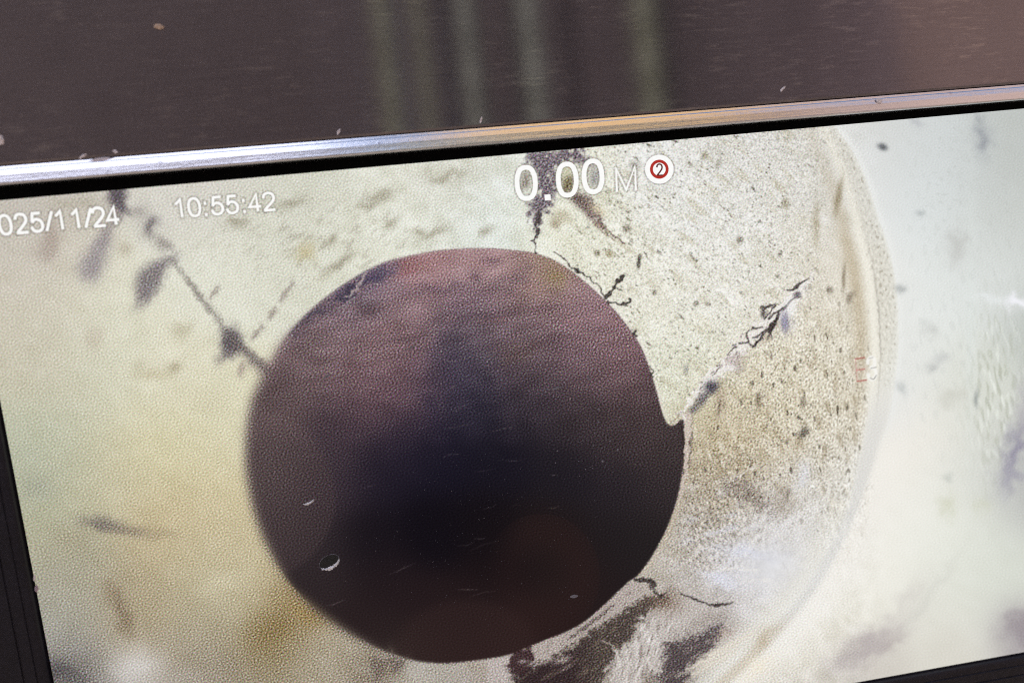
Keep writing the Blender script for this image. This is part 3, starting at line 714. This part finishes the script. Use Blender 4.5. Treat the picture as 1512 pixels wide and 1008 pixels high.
# ------------------------------------------------------------------ materials
def screen_material():
    k = NT('screen_picture')
    a = k.n('ShaderNodeAttribute', attribute_name='picture')
    k.b.inputs['Base Color'].default_value = (.0012, .0012, .0014, 1)
    k.b.inputs['Roughness'].default_value = .45
    k.b.inputs['Specular IOR Level'].default_value = .05
    k.l(a.outputs['Color'], k.b.inputs['Emission Color'])
    k.b.inputs['Emission Strength'].default_value = 2 ** -EXPO
    return k.m


def glow(name, rgb, strength=2 ** -1.2):
    k = NT(name)
    k.b.inputs['Base Color'].default_value = (.0012, .0012, .0014, 1)
    k.b.inputs['Roughness'].default_value = .45
    k.b.inputs['Specular IOR Level'].default_value = .05
    n = k.noise(k.oc(), 2600, 2)
    c = lin(rgb)
    col = k.mix(k.ramp(n, .3, .7), tuple(c * .94) + (1,), tuple(np.minimum(c * 1.05, 1)) + (1,))
    k.l(col, k.b.inputs['Emission Color'])
    k.b.inputs['Emission Strength'].default_value = strength
    return k.m


def panel_material():
    k = NT('brushed_dark_panel')
    oc = k.oc()
    big = k.noise(oc, 22, 5, .6)
    brush = k.noise(oc, 3200, 4, .7, (.02, 1, 1))
    wavy = k.noise(oc, 1300, 5, .7, (.16, 1, 1))
    base = k.mix(k.ramp(big, .35, .7), (.19, .165, .175, 1), (.24, .21, .22, 1))
    base = k.mix(k.math('MULTIPLY', k.ramp(brush, .3, .75), .35), base, (.30, .265, .27, 1))
    smudge = k.math('MULTIPLY', k.ramp(wavy, .53, .66), k.ramp(k.noise(oc, 70, 4), .44, .60))
    base = k.mix(k.math('MULTIPLY', smudge, .55), base, (.42, .37, .35, 1))
    k.l(base, k.b.inputs['Base Color'])
    k.b.inputs['Metallic'].default_value = .85
    k.l(k.math('ADD', k.math('MULTIPLY', brush, .04), .045), k.b.inputs['Roughness'])
    tg = k.n('ShaderNodeCombineXYZ')
    k.b.inputs['Anisotropic'].default_value = .0
    h = k.math('ADD', k.math('MULTIPLY', brush, .5), k.math('MULTIPLY', wavy, .5))
    k.bump(h, .03, .0002)
    return k.m


def trim_material():
    k = NT('polished_trim')
    oc = k.oc()
    brush = k.noise(oc, 1500, 5, .65, (.03, 1, 1))
    spots = k.noise(oc, 1400, 4, .7, (.7, 1, 1))
    patch = k.noise(oc, 60, 3)
    base = k.mix(k.ramp(brush, .3, .72), (.80, .78, .80, 1), (.90, .89, .91, 1))
    base = k.mix(k.math('MULTIPLY', k.ramp(spots, .63, .70), k.ramp(patch, .42, .6)), base, (.33, .30, .36, 1))
    k.l(base, k.b.inputs['Base Color'])
    k.b.inputs['Metallic'].default_value = 1.0
    k.l(k.math('ADD', k.math('MULTIPLY', brush, .12), .13), k.b.inputs['Roughness'])
    k.bump(k.math('ADD', brush, k.math('MULTIPLY', spots, .5)), .10, .0003)
    return k.m


def plastic(name, base, rough, spec=.5, scr=.25):
    k = NT(name)
    oc = k.oc()
    n = k.noise(oc, 300, 5, .65)
    col = k.mix(k.ramp(n, .3, .75), tuple(c * .75 for c in base) + (1,), tuple(c * 1.3 for c in base) + (1,))
    s_ = k.ramp(k.noise(oc, 500, 4, .7, (1, .2, 1)), .68, .76)
    col = k.mix(k.math('MULTIPLY', s_, scr), col, (.16, .14, .15, 1))
    k.l(col, k.b.inputs['Base Color'])
    k.l(k.math('ADD', k.math('MULTIPLY', n, .2), rough - .1), k.b.inputs['Roughness'])
    k.b.inputs['Specular IOR Level'].default_value = spec
    k.bump(n, .08, .0004)
    return k.m


M_SCREEN = screen_material()
M_WHITE = glow('screen_white_text', (254, 254, 250))
M_RED = glow('screen_red_mark', (176, 50, 42))
M_PANEL = panel_material()
M_TRIM = trim_material()
M_BEZEL = plastic('dark_bezel_plastic', (.009, .0065, .011), .42, .35)
M_GASKET = plastic('black_gasket', (.0022, .002, .002), .85, .05, 0)
M_CHIP = plastic('pale_grit', (.80, .68, .64), .8, .3, .1)
M_DUST = plastic('grey_dust', (.20, .18, .19), .9, .2, 0)
M_GLUE = plastic('dried_drop', (.72, .68, .66), .5, .5, 0)
M_FILM = plastic('drop_film', (.018, .018, .018), .3, .4, 0)

# ------------------------------------------------------------------ the monitor
mon = link(bpy.data.objects.new('inspection_monitor', None))
mon.matrix_world = MON
tag(mon, 'dark framed pipe inspection monitor lit with a camera view of a round drain opening', 'monitor')

# screen: one fine sheet whose faces are shared out between the things the picture shows
GX, GY = 1400, 790
gx = np.linspace(-SW / 2, SW / 2, GX + 1); gy = np.linspace(-SH / 2, SH / 2, GY + 1)
VX, VY = np.meshgrid(gx, gy)
PX, PY = pix(VX, VY)
ix = np.clip(PX - X0, 0, NX - 1.01); iy = np.clip(PY - Y0, 0, NY - 1.01)
i0 = ix.astype(int); j0 = iy.astype(int); fx = (ix - i0)[..., None]; fy = (iy - j0)[..., None]
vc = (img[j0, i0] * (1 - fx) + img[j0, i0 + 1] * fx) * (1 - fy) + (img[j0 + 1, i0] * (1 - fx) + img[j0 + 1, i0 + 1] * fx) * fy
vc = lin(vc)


def centre(m):
    return m[np.clip((PY[:-1, :-1] + PY[1:, 1:]) / 2 - Y0, 0, NY - 1).astype(int), np.clip((PX[:-1, :-1] + PX[1:, 1:]) / 2 - X0, 0, NX - 1).astype(int)] > .5


def ribbon_poly(pts, wd):
    p = np.array(pts, float)
    dr = np.gradient(p, axis=0); nr = np.stack([-dr[:, 1], dr[:, 0]], 1) / (np.linalg.norm(dr, axis=1)[:, None] + 1e-9)
    return np.vstack([p + nr * wd / 2, (p - nr * wd / 2)[::-1]])


lab = np.zeros((GY, GX), int)
REG = [(None, 'screen'), (OPEN, 'pipe_opening'), (band_poly, 'pipe_joint'), (ribbon_poly(smooth(DG, 6), 20), 'crack'), (ribbon_poly(smooth(LC, 6), 14), 'crack'), (tp, 'crack'),
       (ribbon_poly(smooth([(893, 441), (906, 424), (922, 407)], 6), 7), 'crack')]
for q in (3, 4, 5, 6, 2, 1):
    m = centre(poly(REG[q][0], 0))
    lab[m] = q
idx = np.arange((GX + 1) * (GY + 1)).reshape(GY + 1, GX + 1)
quads = np.stack([idx[:-1, :-1], idx[:-1, 1:], idx[1:, 1:], idx[1:, :-1]], -1)
flatv = np.stack([VX, VY, np.zeros_like(VX)], -1).reshape(-1, 3)
flatc = np.concatenate([vc, np.ones(vc.shape[:2] + (1,))], -1).reshape(-1, 4)


def sheet(name, q, parent):
    used, inv = np.unique(q, return_inverse=True)
    inv = inv.reshape(-1)
    me = bpy.data.meshes.new(name)
    nf = len(q)
    me.vertices.add(len(used)); me.vertices.foreach_set('co', flatv[used].astype(np.float32).ravel())
    me.loops.add(nf * 4); me.loops.foreach_set('vertex_index', inv.astype(np.int32))
    me.polygons.add(nf); me.polygons.foreach_set('loop_start', np.arange(0, nf * 4, 4, dtype=np.int32))
    me.update(calc_edges=True)
    at_ = me.color_attributes.new('picture', 'FLOAT_COLOR', 'POINT')
    at_.data.foreach_set('color', flatc[used].astype(np.float32).ravel())
    me.materials.append(M_SCREEN)
    return link(bpy.data.objects.new(name, me), parent)


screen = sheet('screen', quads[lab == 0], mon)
screen['label'] = 'glowing picture of pale stained concrete pipe wall'
LBL = {1: 'round dark opening of the pipe in the picture', 2: 'curved pale ring of the pipe joint', 3: 'jagged diagonal crack with white broken edges', 4: 'blurred grey crack running down to the opening', 5: 'dark wide crack behind the white reading', 6: 'small forked black crack at the opening rim'}
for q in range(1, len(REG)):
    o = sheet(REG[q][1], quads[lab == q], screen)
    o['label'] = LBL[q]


# letters: flat ribbons 0.06 mm over the picture
def ribbon(st, wd, z, closed=False):
    vs, fs = [], []
    for p in st:
        p = np.array(p, float)
        cl = len(p) > 3 and np.allclose(p[0], p[-1])
        q = p[:-1] if cl else p
        n_ = len(q); b = len(vs)
        for i in range(n_):
            a_ = q[i - 1] if (i or cl) else None
            c_ = q[(i + 1) % n_] if (i < n_ - 1 or cl) else None
            d0_ = _unit(q[i] - a_) if a_ is not None else None
            d1_ = _unit(c_ - q[i]) if c_ is not None else None
            if d0_ is None: d0_ = d1_
            if d1_ is None: d1_ = d0_
            t_ = d0_ + d1_
            t_ = _unit(t_) if np.linalg.norm(t_) > .2 else d0_
            nr = np.array([-t_[1], t_[0]])
            sc = 1 / max(nr @ np.array([-d0_[1], d0_[0]]), .62)
            for sg in (1, -1):
                w_ = q[i] + nr * sg * wd / 2 * sc
                vs.append(w_)
        for i in range(n_ if cl else n_ - 1):
            j = (i + 1) % n_
            fs.append((b + 2 * i, b + 2 * i + 1, b + 2 * j + 1, b + 2 * j))
    v = np.array(vs)
    return at(v[:, 0], v[:, 1], z), fs


def facing(vs, fs):
    out = []
    for f in fs:
        a_, b_, c_ = vs[f[0]], vs[f[1]], vs[f[2]]
        out.append(tuple(f) if np.cross(b_ - a_, c_ - a_)[2] > 0 else tuple(f[::-1]))
    return out


for nm, ch, st, sw, kd in TXT:
    vs, fs = ribbon(st, sw, .00006)
    o = obj(nm, vs, facing(vs, fs), M_WHITE, screen)
    o['label'] = {'date': 'white figure or slash of the date line', 'time': 'white figure or colon of the clock line', 'reading': 'large white zero of the distance reading', 'unit': 'thin white capital M after the reading'}[kd]
qx = np.array([(804.6, 296.3), (813.6, 295.5), (812.7, 286.8), (803.8, 287.6)])
vs = at(qx[:, 0], qx[:, 1], .00006)
o = obj('decimal_point', vs, facing(vs, [(0, 1, 2, 3)]), M_WHITE, screen)


def ringm(c, r0, r1, z, n=56):
    a_ = np.linspace(0, 2 * math.pi, n, endpoint=False)
    sx, sy = 1.0, 1.02
    p = [np.stack([c[0] + r * np.cos(a_) * sx, c[1] + r * np.sin(a_) * sy], 1) for r in (r0, r1)]
    if r0 == 0:
        v = p[1]
        vs = at(v[:, 0], v[:, 1], z)
        return vs, facing(vs, [tuple(range(n))])
    v = np.vstack(p)
    vs = at(v[:, 0], v[:, 1], z)
    return vs, facing(vs, [(i, (i + 1) % n, n + (i + 1) % n, n + i) for i in range(n)])


obj('badge_disc', *ringm(BADGE, 0, 21, .00006), M_WHITE, screen)
obj('badge_ring', *ringm(BADGE, 9.4, 13.8, .00012), M_RED, screen)
vs, fs = ribbon(glyph('2', (969.5, 259.5), (9.6, -.8), (-.8, -16.5)), 2.3, .00012)
obj('badge_digit', vs, facing(vs, fs), glow('screen_dark_mark', (96, 44, 40)), screen)


# frame members: a profile (y, z) swept along a line of two ends
def sweep(name, ends, prof, mat, parent, seg=1, smooth_=False):
    """ends: two functions' results, lists of 3-D points of the same length; joined by faces, capped"""
    a_, b_ = np.array(ends[0]), np.array(ends[1])
    n_ = len(a_)
    vs, fs = [], []
    for i in range(seg + 1):
        f = i / seg
        vs += list(a_ * (1 - f) + b_ * f)
    for i in range(seg):
        for j in range(n_):
            k_ = (j + 1) % n_
            fs.append((i * n_ + j, i * n_ + k_, (i + 1) * n_ + k_, (i + 1) * n_ + j))
    fs += [tuple(range(n_))[::-1], tuple(range(seg * n_, seg * n_ + n_))]
    o = obj(name, vs, fs, mat, parent, smooth_)
    bm = bmesh.new(); bm.from_mesh(o.data); bmesh.ops.recalc_face_normals(bm, faces=bm.faces); bm.to_mesh(o.data); bm.free()
    return o


mm = .001
ZT = 2.6 * mm                       # height of the trim over the screen
def edge(x_mm, y0, y1, py0, py1, z):
    """y of a straight photograph line (py0 at x=0, py1 at x=1512) at monitor x, for height z"""
    p, q = at(0, py0, z), at(1512, py1, z)
    return p[1] + (q[1] - p[1]) * (x_mm - p[0]) / (q[0] - p[0])


XL, XR = -SW / 2 - 34 * mm, SW / 2 + 34 * mm
TB = lambda x: edge(x, 0, 0, 273.5, 147.0, ZT)         # lower edge of the trim
TT = lambda x: edge(x, 0, 0, 250.5, 128.5, ZT - .4 * mm)


def trim_profile(x):
    b, t = TB(x), TT(x)
    h = t - b
    return [(x, b, -1 * mm), (x, b, ZT - .55 * mm), (x, b + .08 * mm, ZT - .18 * mm), (x, b + .26 * mm, ZT), (x, b + .4 * mm, ZT + .01 * mm),
            (x, b + .62 * h, ZT - .13 * mm), (x, t - .1 * mm, ZT - .36 * mm), (x, t, ZT - .44 * mm), (x, t + .1 * mm, ZT - .56 * mm), (x, t + .5 * mm, ZT - .66 * mm), (x, t + .62 * mm, ZT - .9 * mm), (x, t + .62 * mm, -1 * mm)]


tr = sweep('trim_strip', (trim_profile(XL), trim_profile(XR)), None, M_TRIM, mon)
tr['label'] = 'polished metal strip along the top of the screen'


def panel_profile(x):
    t = TT(x) + .66 * mm
    z = ZT - .85 * mm
    return [(x, t, -1 * mm), (x, t, z - .5 * mm), (x, t + .12 * mm, z - .16 * mm), (x, t + .5 * mm, z), (x, t + 48 * mm, z), (x, t + 50 * mm, z - 1 * mm), (x, t + 50 * mm, -1 * mm)]


pn = sweep('front_panel', (panel_profile(XL), panel_profile(XR)), None, M_PANEL, mon)
pn['label'] = 'broad dark brown face above the metal strip'

# black gasket: a recessed channel round the screen
gk_v, gk_f = [], []
HX, HY = SW / 2, SH / 2
zg = -.35 * mm


def bar(name, x0, x1, y0, y1, z0, z1, mat, parent):
    v = [(x, y, z) for z in (z0, z1) for y in (y0, y1) for x in (x0, x1)]
    f = [(0, 2, 3, 1), (4, 5, 7, 6), (0, 1, 5, 4), (2, 6, 7, 3), (0, 4, 6, 2), (1, 3, 7, 5)]
    return obj(name, v, f, mat, parent)


g1 = bar('gasket', XL, XR, HY, HY + 6 * mm, -2 * mm, zg, M_GASKET, mon)
# side and lower bezels with rounded lips and fine grooves
def lip(u, base, gap, wdt):
    """profile away from the screen edge: (distance, height)"""
    return [(gap, -1.2 * mm), (gap, .5 * mm), (gap + .14 * mm, .82 * mm), (gap + .5 * mm, 1.0 * mm), (gap + 1.5 * mm, 1.06 * mm), (gap + 1.6 * mm, .92 * mm), (gap + 1.75 * mm, .92 * mm), (gap + 1.85 * mm, 1.08 * mm),
            (gap + 3.6 * mm, 1.12 * mm), (gap + 3.72 * mm, .96 * mm), (gap + 3.9 * mm, .96 * mm), (gap + 4.0 * mm, 1.14 * mm), (wdt, 1.2 * mm), (wdt, -1.2 * mm)]


pl_ = lip(0, 0, .35 * mm, 33 * mm)
yb, yt = -HY - 33 * mm, HY - .2 * mm
sweep('side_bezel', ([(-HX - d_, yb, z) for d_, z in pl_], [(-HX - d_, yt, z) for d_, z in pl_]), None, M_BEZEL, mon)
sweep('side_bezel', ([(HX + d_, yb, z) for d_, z in pl_], [(HX + d_, yt, z) for d_, z in pl_]), None, M_BEZEL, mon)
sweep('lower_bezel', ([(-HX - .2 * mm, -HY - d_, z) for d_, z in pl_], [(HX + .2 * mm, -HY - d_, z) for d_, z in pl_]), None, M_BEZEL, mon)
bar('back_shell', XL, XR, -HY - 33 * mm, HY + 54 * mm, -26 * mm, -2.2 * mm, M_BEZEL, mon)
mk_ = bar('stand_column', -.03, .03, -1.24, -HY - 10 * mm, -60 * mm, -27 * mm, M_BEZEL, mon)

# ------------------------------------------------------------------ grit and chips lying on it
random.seed(4)


def chip(name, px, py, z, ln, wd, ang, h, mat, label, cat, group=None, n=9, rough=.3):
    """a small irregular flake, ln x wd photo pixels, lying at height z"""
    o3 = at(px, py, z)
    s_ = np.linalg.norm(at(px + 1, py, z) - o3)
    vs = []
    for lay, (k_, zz) in enumerate(((1, 0), (.92, h * .6), (.45, h))):
        for i in range(n):
            a_ = 2 * math.pi * i / n
            r_ = k_ * (1 + random.uniform(-rough, rough))
            u, v = math.cos(a_) * ln / 2 * r_, math.sin(a_) * wd / 2 * r_
            c, s = math.cos(R(ang)), math.sin(R(ang))
            vs.append(((u * c - v * s) * s_, (u * s + v * c) * s_, zz + random.uniform(-.1, .1) * h * (lay > 0)))
    fs = [(l * n + i, l * n + (i + 1) % n, (l + 1) * n + (i + 1) % n, (l + 1) * n + i) for l in (0, 1) for i in range(n)]
    fs += [tuple(range(2 * n, 3 * n))]
    o = obj(name, vs, fs, mat, None)
    o.matrix_world = MON @ Matrix.Translation(Vector(o3))
    return tag(o, label, cat, group)


ZP = ZT - .85 * mm
G = 'pale grit on the monitor face'
chip('grit', 235, 40, ZP, 15, 8, -5, .25 * mm, plastic('tan_grit', (.55, .38, .27), .8, .3, .2), 'tan grain of grit alone high on the left of the dark face', 'grit', G)
chip('grit', 500, 195, ZP, 10, 4, 55, .2 * mm, M_CHIP, 'pale sliver of grit on the dark face above the blue white stretch of strip', 'grit', G)
chip('grit', 710, 177, ZP, 9, 3.2, 68, .2 * mm, M_CHIP, 'thin upright white sliver on the dark face left of the large reading', 'grit', G)
chip('grit', 1155.5, 132, ZP, 9, 3.4, 38, .2 * mm, M_CHIP, 'small white sliver on the dark face above the tan stretch of strip', 'grit', G)
chip('grit', 1298, 149.5, ZT - .12 * mm, 9, 7, -15, .2 * mm, M_CHIP, 'white lump of grit sitting on the coppery end of the metal strip', 'grit', G)
chip('grit', -1, 207, ZP, 12, 16, 0, .3 * mm, M_CHIP, 'pink flake of grit cut by the left edge of the photo', 'grit', G)
chip('grit', 122.5, 231, ZP, 12, 5, 32, .2 * mm, M_CHIP, 'pale oblong grain just above the left end of the metal strip', 'grit', G)
chip('grit', 170, 224, ZP, 8, 5, -20, .15 * mm, M_CHIP, 'faint small grain right of the pale dirt crust on the strip', 'grit', G)
chip('dirt_crust', 148, 237, ZT - .75 * mm, 44, 8, 4, .2 * mm, plastic('pinkish_dirt', (.74, .64, .63), .9, .2, .1), 'pinkish crust of dirt along the upper edge of the metal strip', 'dirt', None, 14)
chip('paint_chip', 51, 853, .9 * mm, 4, 9, -14, .2 * mm, M_CHIP, 'white worn chip on the left bezel edge, upper of two', 'chip', 'worn chips on the left bezel edge')
chip('paint_chip', 54, 868, .9 * mm, 5, 12, -10, .2 * mm, plastic('pink_chip', (.42, .30, .32), .7, .3, .2), 'pinkish worn chip on the left bezel edge, lower of two', 'chip', 'worn chips on the left bezel edge')


def drop(px, py, rx, ry, ang, label, big):
    """dried drop: a thin outline with a thick bright lower lip"""
    root = link(bpy.data.objects.new('dried_drop', None))
    o3 = at(px, py, .00005)
    root.matrix_world = MON @ Matrix.Translation(Vector(o3))
    tag(root, label, 'dried drop', 'dried drops on the dark opening')
    s_ = np.linalg.norm(at(px + 1, py, 0) - o3)
    n_ = 36

    def loop(a0, a1, w0, w1, h, nm, mat):
        vs, fs = [], []
        for i in range(n_ + 1):
            f = i / n_
            a_ = R(a0 + (a1 - a0) * f)
            w_ = (w0 + (w1 - w0) * math.sin(math.pi * f)) * random.uniform(.45, 1.5)
            for k_, zz in ((-.5, 0), (0, h), (.5, 0)):
                u, v = math.cos(a_) * (rx + k_ * w_), math.sin(a_) * (ry + k_ * w_)
                c, s = math.cos(R(ang)), math.sin(R(ang))
                vs.append(((u * c - v * s) * s_, (u * s + v * c) * s_, zz))
        for i in range(n_):
            for k_ in (0, 1):
                fs.append((3 * i + k_, 3 * i + k_ + 1, 3 * i + 4 + k_, 3 * i + 3 + k_))
        o = obj(nm, vs, fs, mat, root)
        bm = bmesh.new(); bm.from_mesh(o.data); bmesh.ops.recalc_face_normals(bm, faces=bm.faces); bm.to_mesh(o.data); bm.free()

    if big:
        loop(-20, 200, .8, .5, .05 * mm, 'outline', M_DUST)
    if big:
        ring = [((rx * math.cos(t_) * math.cos(R(ang)) - ry * math.sin(t_) * math.sin(R(ang))) * s_ * .96, (rx * math.cos(t_) * math.sin(R(ang)) + ry * math.sin(t_) * math.cos(R(ang))) * s_ * .96, .000004) for t_ in np.linspace(0, 2 * math.pi, 28, endpoint=False)]
        obj('film', ring, [tuple(range(28))], M_FILM, root)
    loop(195, 345, .8, 5.5 if big else 3.5, .12 * mm, 'bright_lip', M_GLUE)


drop(486, 829, 15, 9.5, 22, 'larger dried drop with clear outline low on the dark opening', True)
drop(455, 739, 9, 4, 18, 'smaller dried drop higher on the left of the dark opening', False)
for px, py, ln, wd, an, lb in [(604, 514.5, 16, 2, 14, 'fine pale hair in the reddish upper part of the dark opening'), (482, 556, 12, 2, 30, 'short pale hair near the left rim of the dark opening'), (668, 571.5, 9, 2.4, 16, 'tiny pale hair near the middle of the dark opening'),
                              (822, 573, 20, 3, 10, 'faint smeared hair right of the middle of the dark opening'), (869, 558, 3, 7, 0, 'tiny upright hair toward the right rim of the dark opening'), (848, 880, 12, 5, 8, 'grey fluff low on the right of the dark opening')]:
    chip('lint', px, py, .00005, ln, wd, an, .03 * mm, M_DUST, lb, 'lint', 'lint on the screen', 8, .35)

# fine dust: uncountable, one object
dv, df = [], []
spots = [(random.gauss(885, 22), random.gauss(665, 34), random.uniform(.8, 2.2)) for _ in range(46)]
spots += [(x_, y_, r_) for x_, y_, r_ in ((884, 604, 3.5), (889, 592, 2.5), (884, 623, 4), (917, 615, 3), (912, 664, 4), (901, 651, 3), (890, 681, 3.5), (925, 667, 3), (880, 640, 2))]
spots += [(random.gauss(690, 120), random.gauss(800, 90), random.uniform(.5, 1.1)) for _ in range(260)]
spots += [(random.gauss(690, 170), random.gauss(640, 120), random.uniform(.4, .9)) for _ in range(160)]
spots += [(random.gauss(610, 70), random.choice((795, 829, 834, 836)) + random.gauss(0, 2.5), random.uniform(.4, .8)) for _ in range(60)]
spots += [(random.uniform(500, 1000), random.gauss(870, 30), random.uniform(.5, 1.0)) for _ in range(60)]
for (px, py, r_) in spots:
    if ((px - 685) / 300) ** 2 + ((py - 672) / 285) ** 2 > 1:
        continue
    o3 = at(px, py, .00005); s_ = .00012 * r_ * .62
    b = len(dv); a0 = random.uniform(0, 3)
    el = random.uniform(.5, 2.0)
    for i in range(5):
        a_ = a0 + i * 2 * math.pi / 5
        dv.append((o3[0] + math.cos(a_) * s_ * el * .6, o3[1] + math.sin(a_) * s_, o3[2]))
    dv.append((o3[0], o3[1], o3[2] + s_ * .5))
    df += [(b + i, b + (i + 1) % 5, b + 5) for i in range(5)]
du = obj('dust', dv, df, M_DUST)
du.matrix_world = MON
tag(du, 'fine grey dust specks scattered over the dark opening on the screen', 'dust', None, 'stuff')

# ------------------------------------------------------------------ what the polished face mirrors: the ground and objects added out of view
def simple(name, c0, c1, scale, rough=.8, bump=.3):
    k = NT(name)
    oc = k.oc()
    n = k.noise(oc, scale, 6, .65)
    k.l(k.mix(k.ramp(n, .3, .7), c0 + (1,), c1 + (1,)), k.b.inputs['Base Color'])
    k.b.inputs['Roughness'].default_value = rough
    k.bump(n, bump, .02)
    return k.m


gr = obj('ground', [(-60, -60, 0), (60, -60, 0), (60, 60, 0), (-60, 60, 0)], [(0, 1, 2, 3)], simple('packed_earth', (.10, .08, .065), (.16, .13, .105), 3))
tag(gr, kind='structure')


def block(name, x0, x1, y0, y1, h, mat, label, cat):
    o = bar(name, x0, x1, y0, y1, 0, h, mat, None)
    tag(o, label, cat)
    return o


block('white_reflector', -14, -1.3, -9.4, -9.0, 19, simple('blue_white_slab', (.43, .50, .70), (.52, .58, .76), 1.2), 'added bluish white reflector slab mirrored in the left end of the metal strip', 'reflector')  # added out of view in place of bright sky, to brighten the strip
block('tan_reflector', .55, 5.9, -9.4, -9.0, 13.5, simple('tan_slab', (.25, .16, .06), (.31, .20, .08), 1.5), 'added tan reflector slab mirrored in the metal strip right of the reading', 'reflector')  # unseen slab added to tint the strip tan
block('pink_reflector', 3.75, 10, -5.9, -5.5, 7.5, simple('pink_slab', (.165, .122, .112), (.205, .155, .145), 1.5), 'added pinkish reflector slab mirrored at the right end of the metal strip and dark face', 'reflector')  # unseen, added for the pink tone mirrored at the right
fr = link(bpy.data.objects.new('dark_backdrop', None))  # added out of view so the face mirrors something dark
tag(fr, 'added backdrop of dark boards mirrored dimly in the dark face', 'backdrop')
fm = simple('dark_board', (.034, .026, .029), (.055, .043, .047), 5, .8, .3)
x = -7.0
random.seed(9)
fms = [fm] + [simple('graded_board', tuple(c * q for c in (.034, .027, .030)), tuple(c * q for c in (.055, .044, .048)), 5, .8, .3) for q in (1.3, 1.65, 2.1, 2.6)]  # board colours get paler to the right, grading the tone the face mirrors
while x < 3.72:
    wd = random.uniform(.13, .17)
    bar('board', x, x + wd - .006, -5.04 - random.uniform(0, .01), -5.0, .06, 4.05 + random.uniform(-.02, .02), fms[min(4, max(0, int((x - 1.75) / .4)))], fr)
    x += wd
# unseen pale green poles, added to give the dark face its upright streaks
mcs = [simple('olive_pole', (.12, .145, .095), (.165, .195, .13), 4, .5, .1), simple('grey_green_pole', (.125, .155, .13), (.18, .215, .18), 4, .5, .1)]
for xx, rr, tint in ((-.10, .052, 'leftmost'), (.11, .035, 'thin second'), (.39, .055, 'middle'), (.77, .062, 'fourth and palest'), (1.49, .072, 'rightmost')):
    vs, fs = [], []
    n_ = 14
    zs = [0]
    while zs[-1] < 4.2:
        zs += [zs[-1] + .30, zs[-1] + .31, zs[-1] + .33]
    for i, z in enumerate(zs):
        r_ = rr * (1.12 if i % 3 == 2 else 1) * (1 - z * .02)
        vs += [(math.cos(2 * math.pi * j / n_) * r_, math.sin(2 * math.pi * j / n_) * r_, z) for j in range(n_)]
    for i in range(len(zs) - 1):
        fs += [(i * n_ + j, i * n_ + (j + 1) % n_, (i + 1) * n_ + (j + 1) % n_, (i + 1) * n_ + j) for j in range(n_)]
    o = obj('streak_pole', vs, fs, mcs[tint in ('middle', 'fourth and palest')], None, True)
    o.location = (xx, -4.2, 0)
    tag(o, 'added pale green pole mirrored as the ' + tint + ' upright streak in the dark face', 'bamboo', 'added poles mirrored in the dark face')
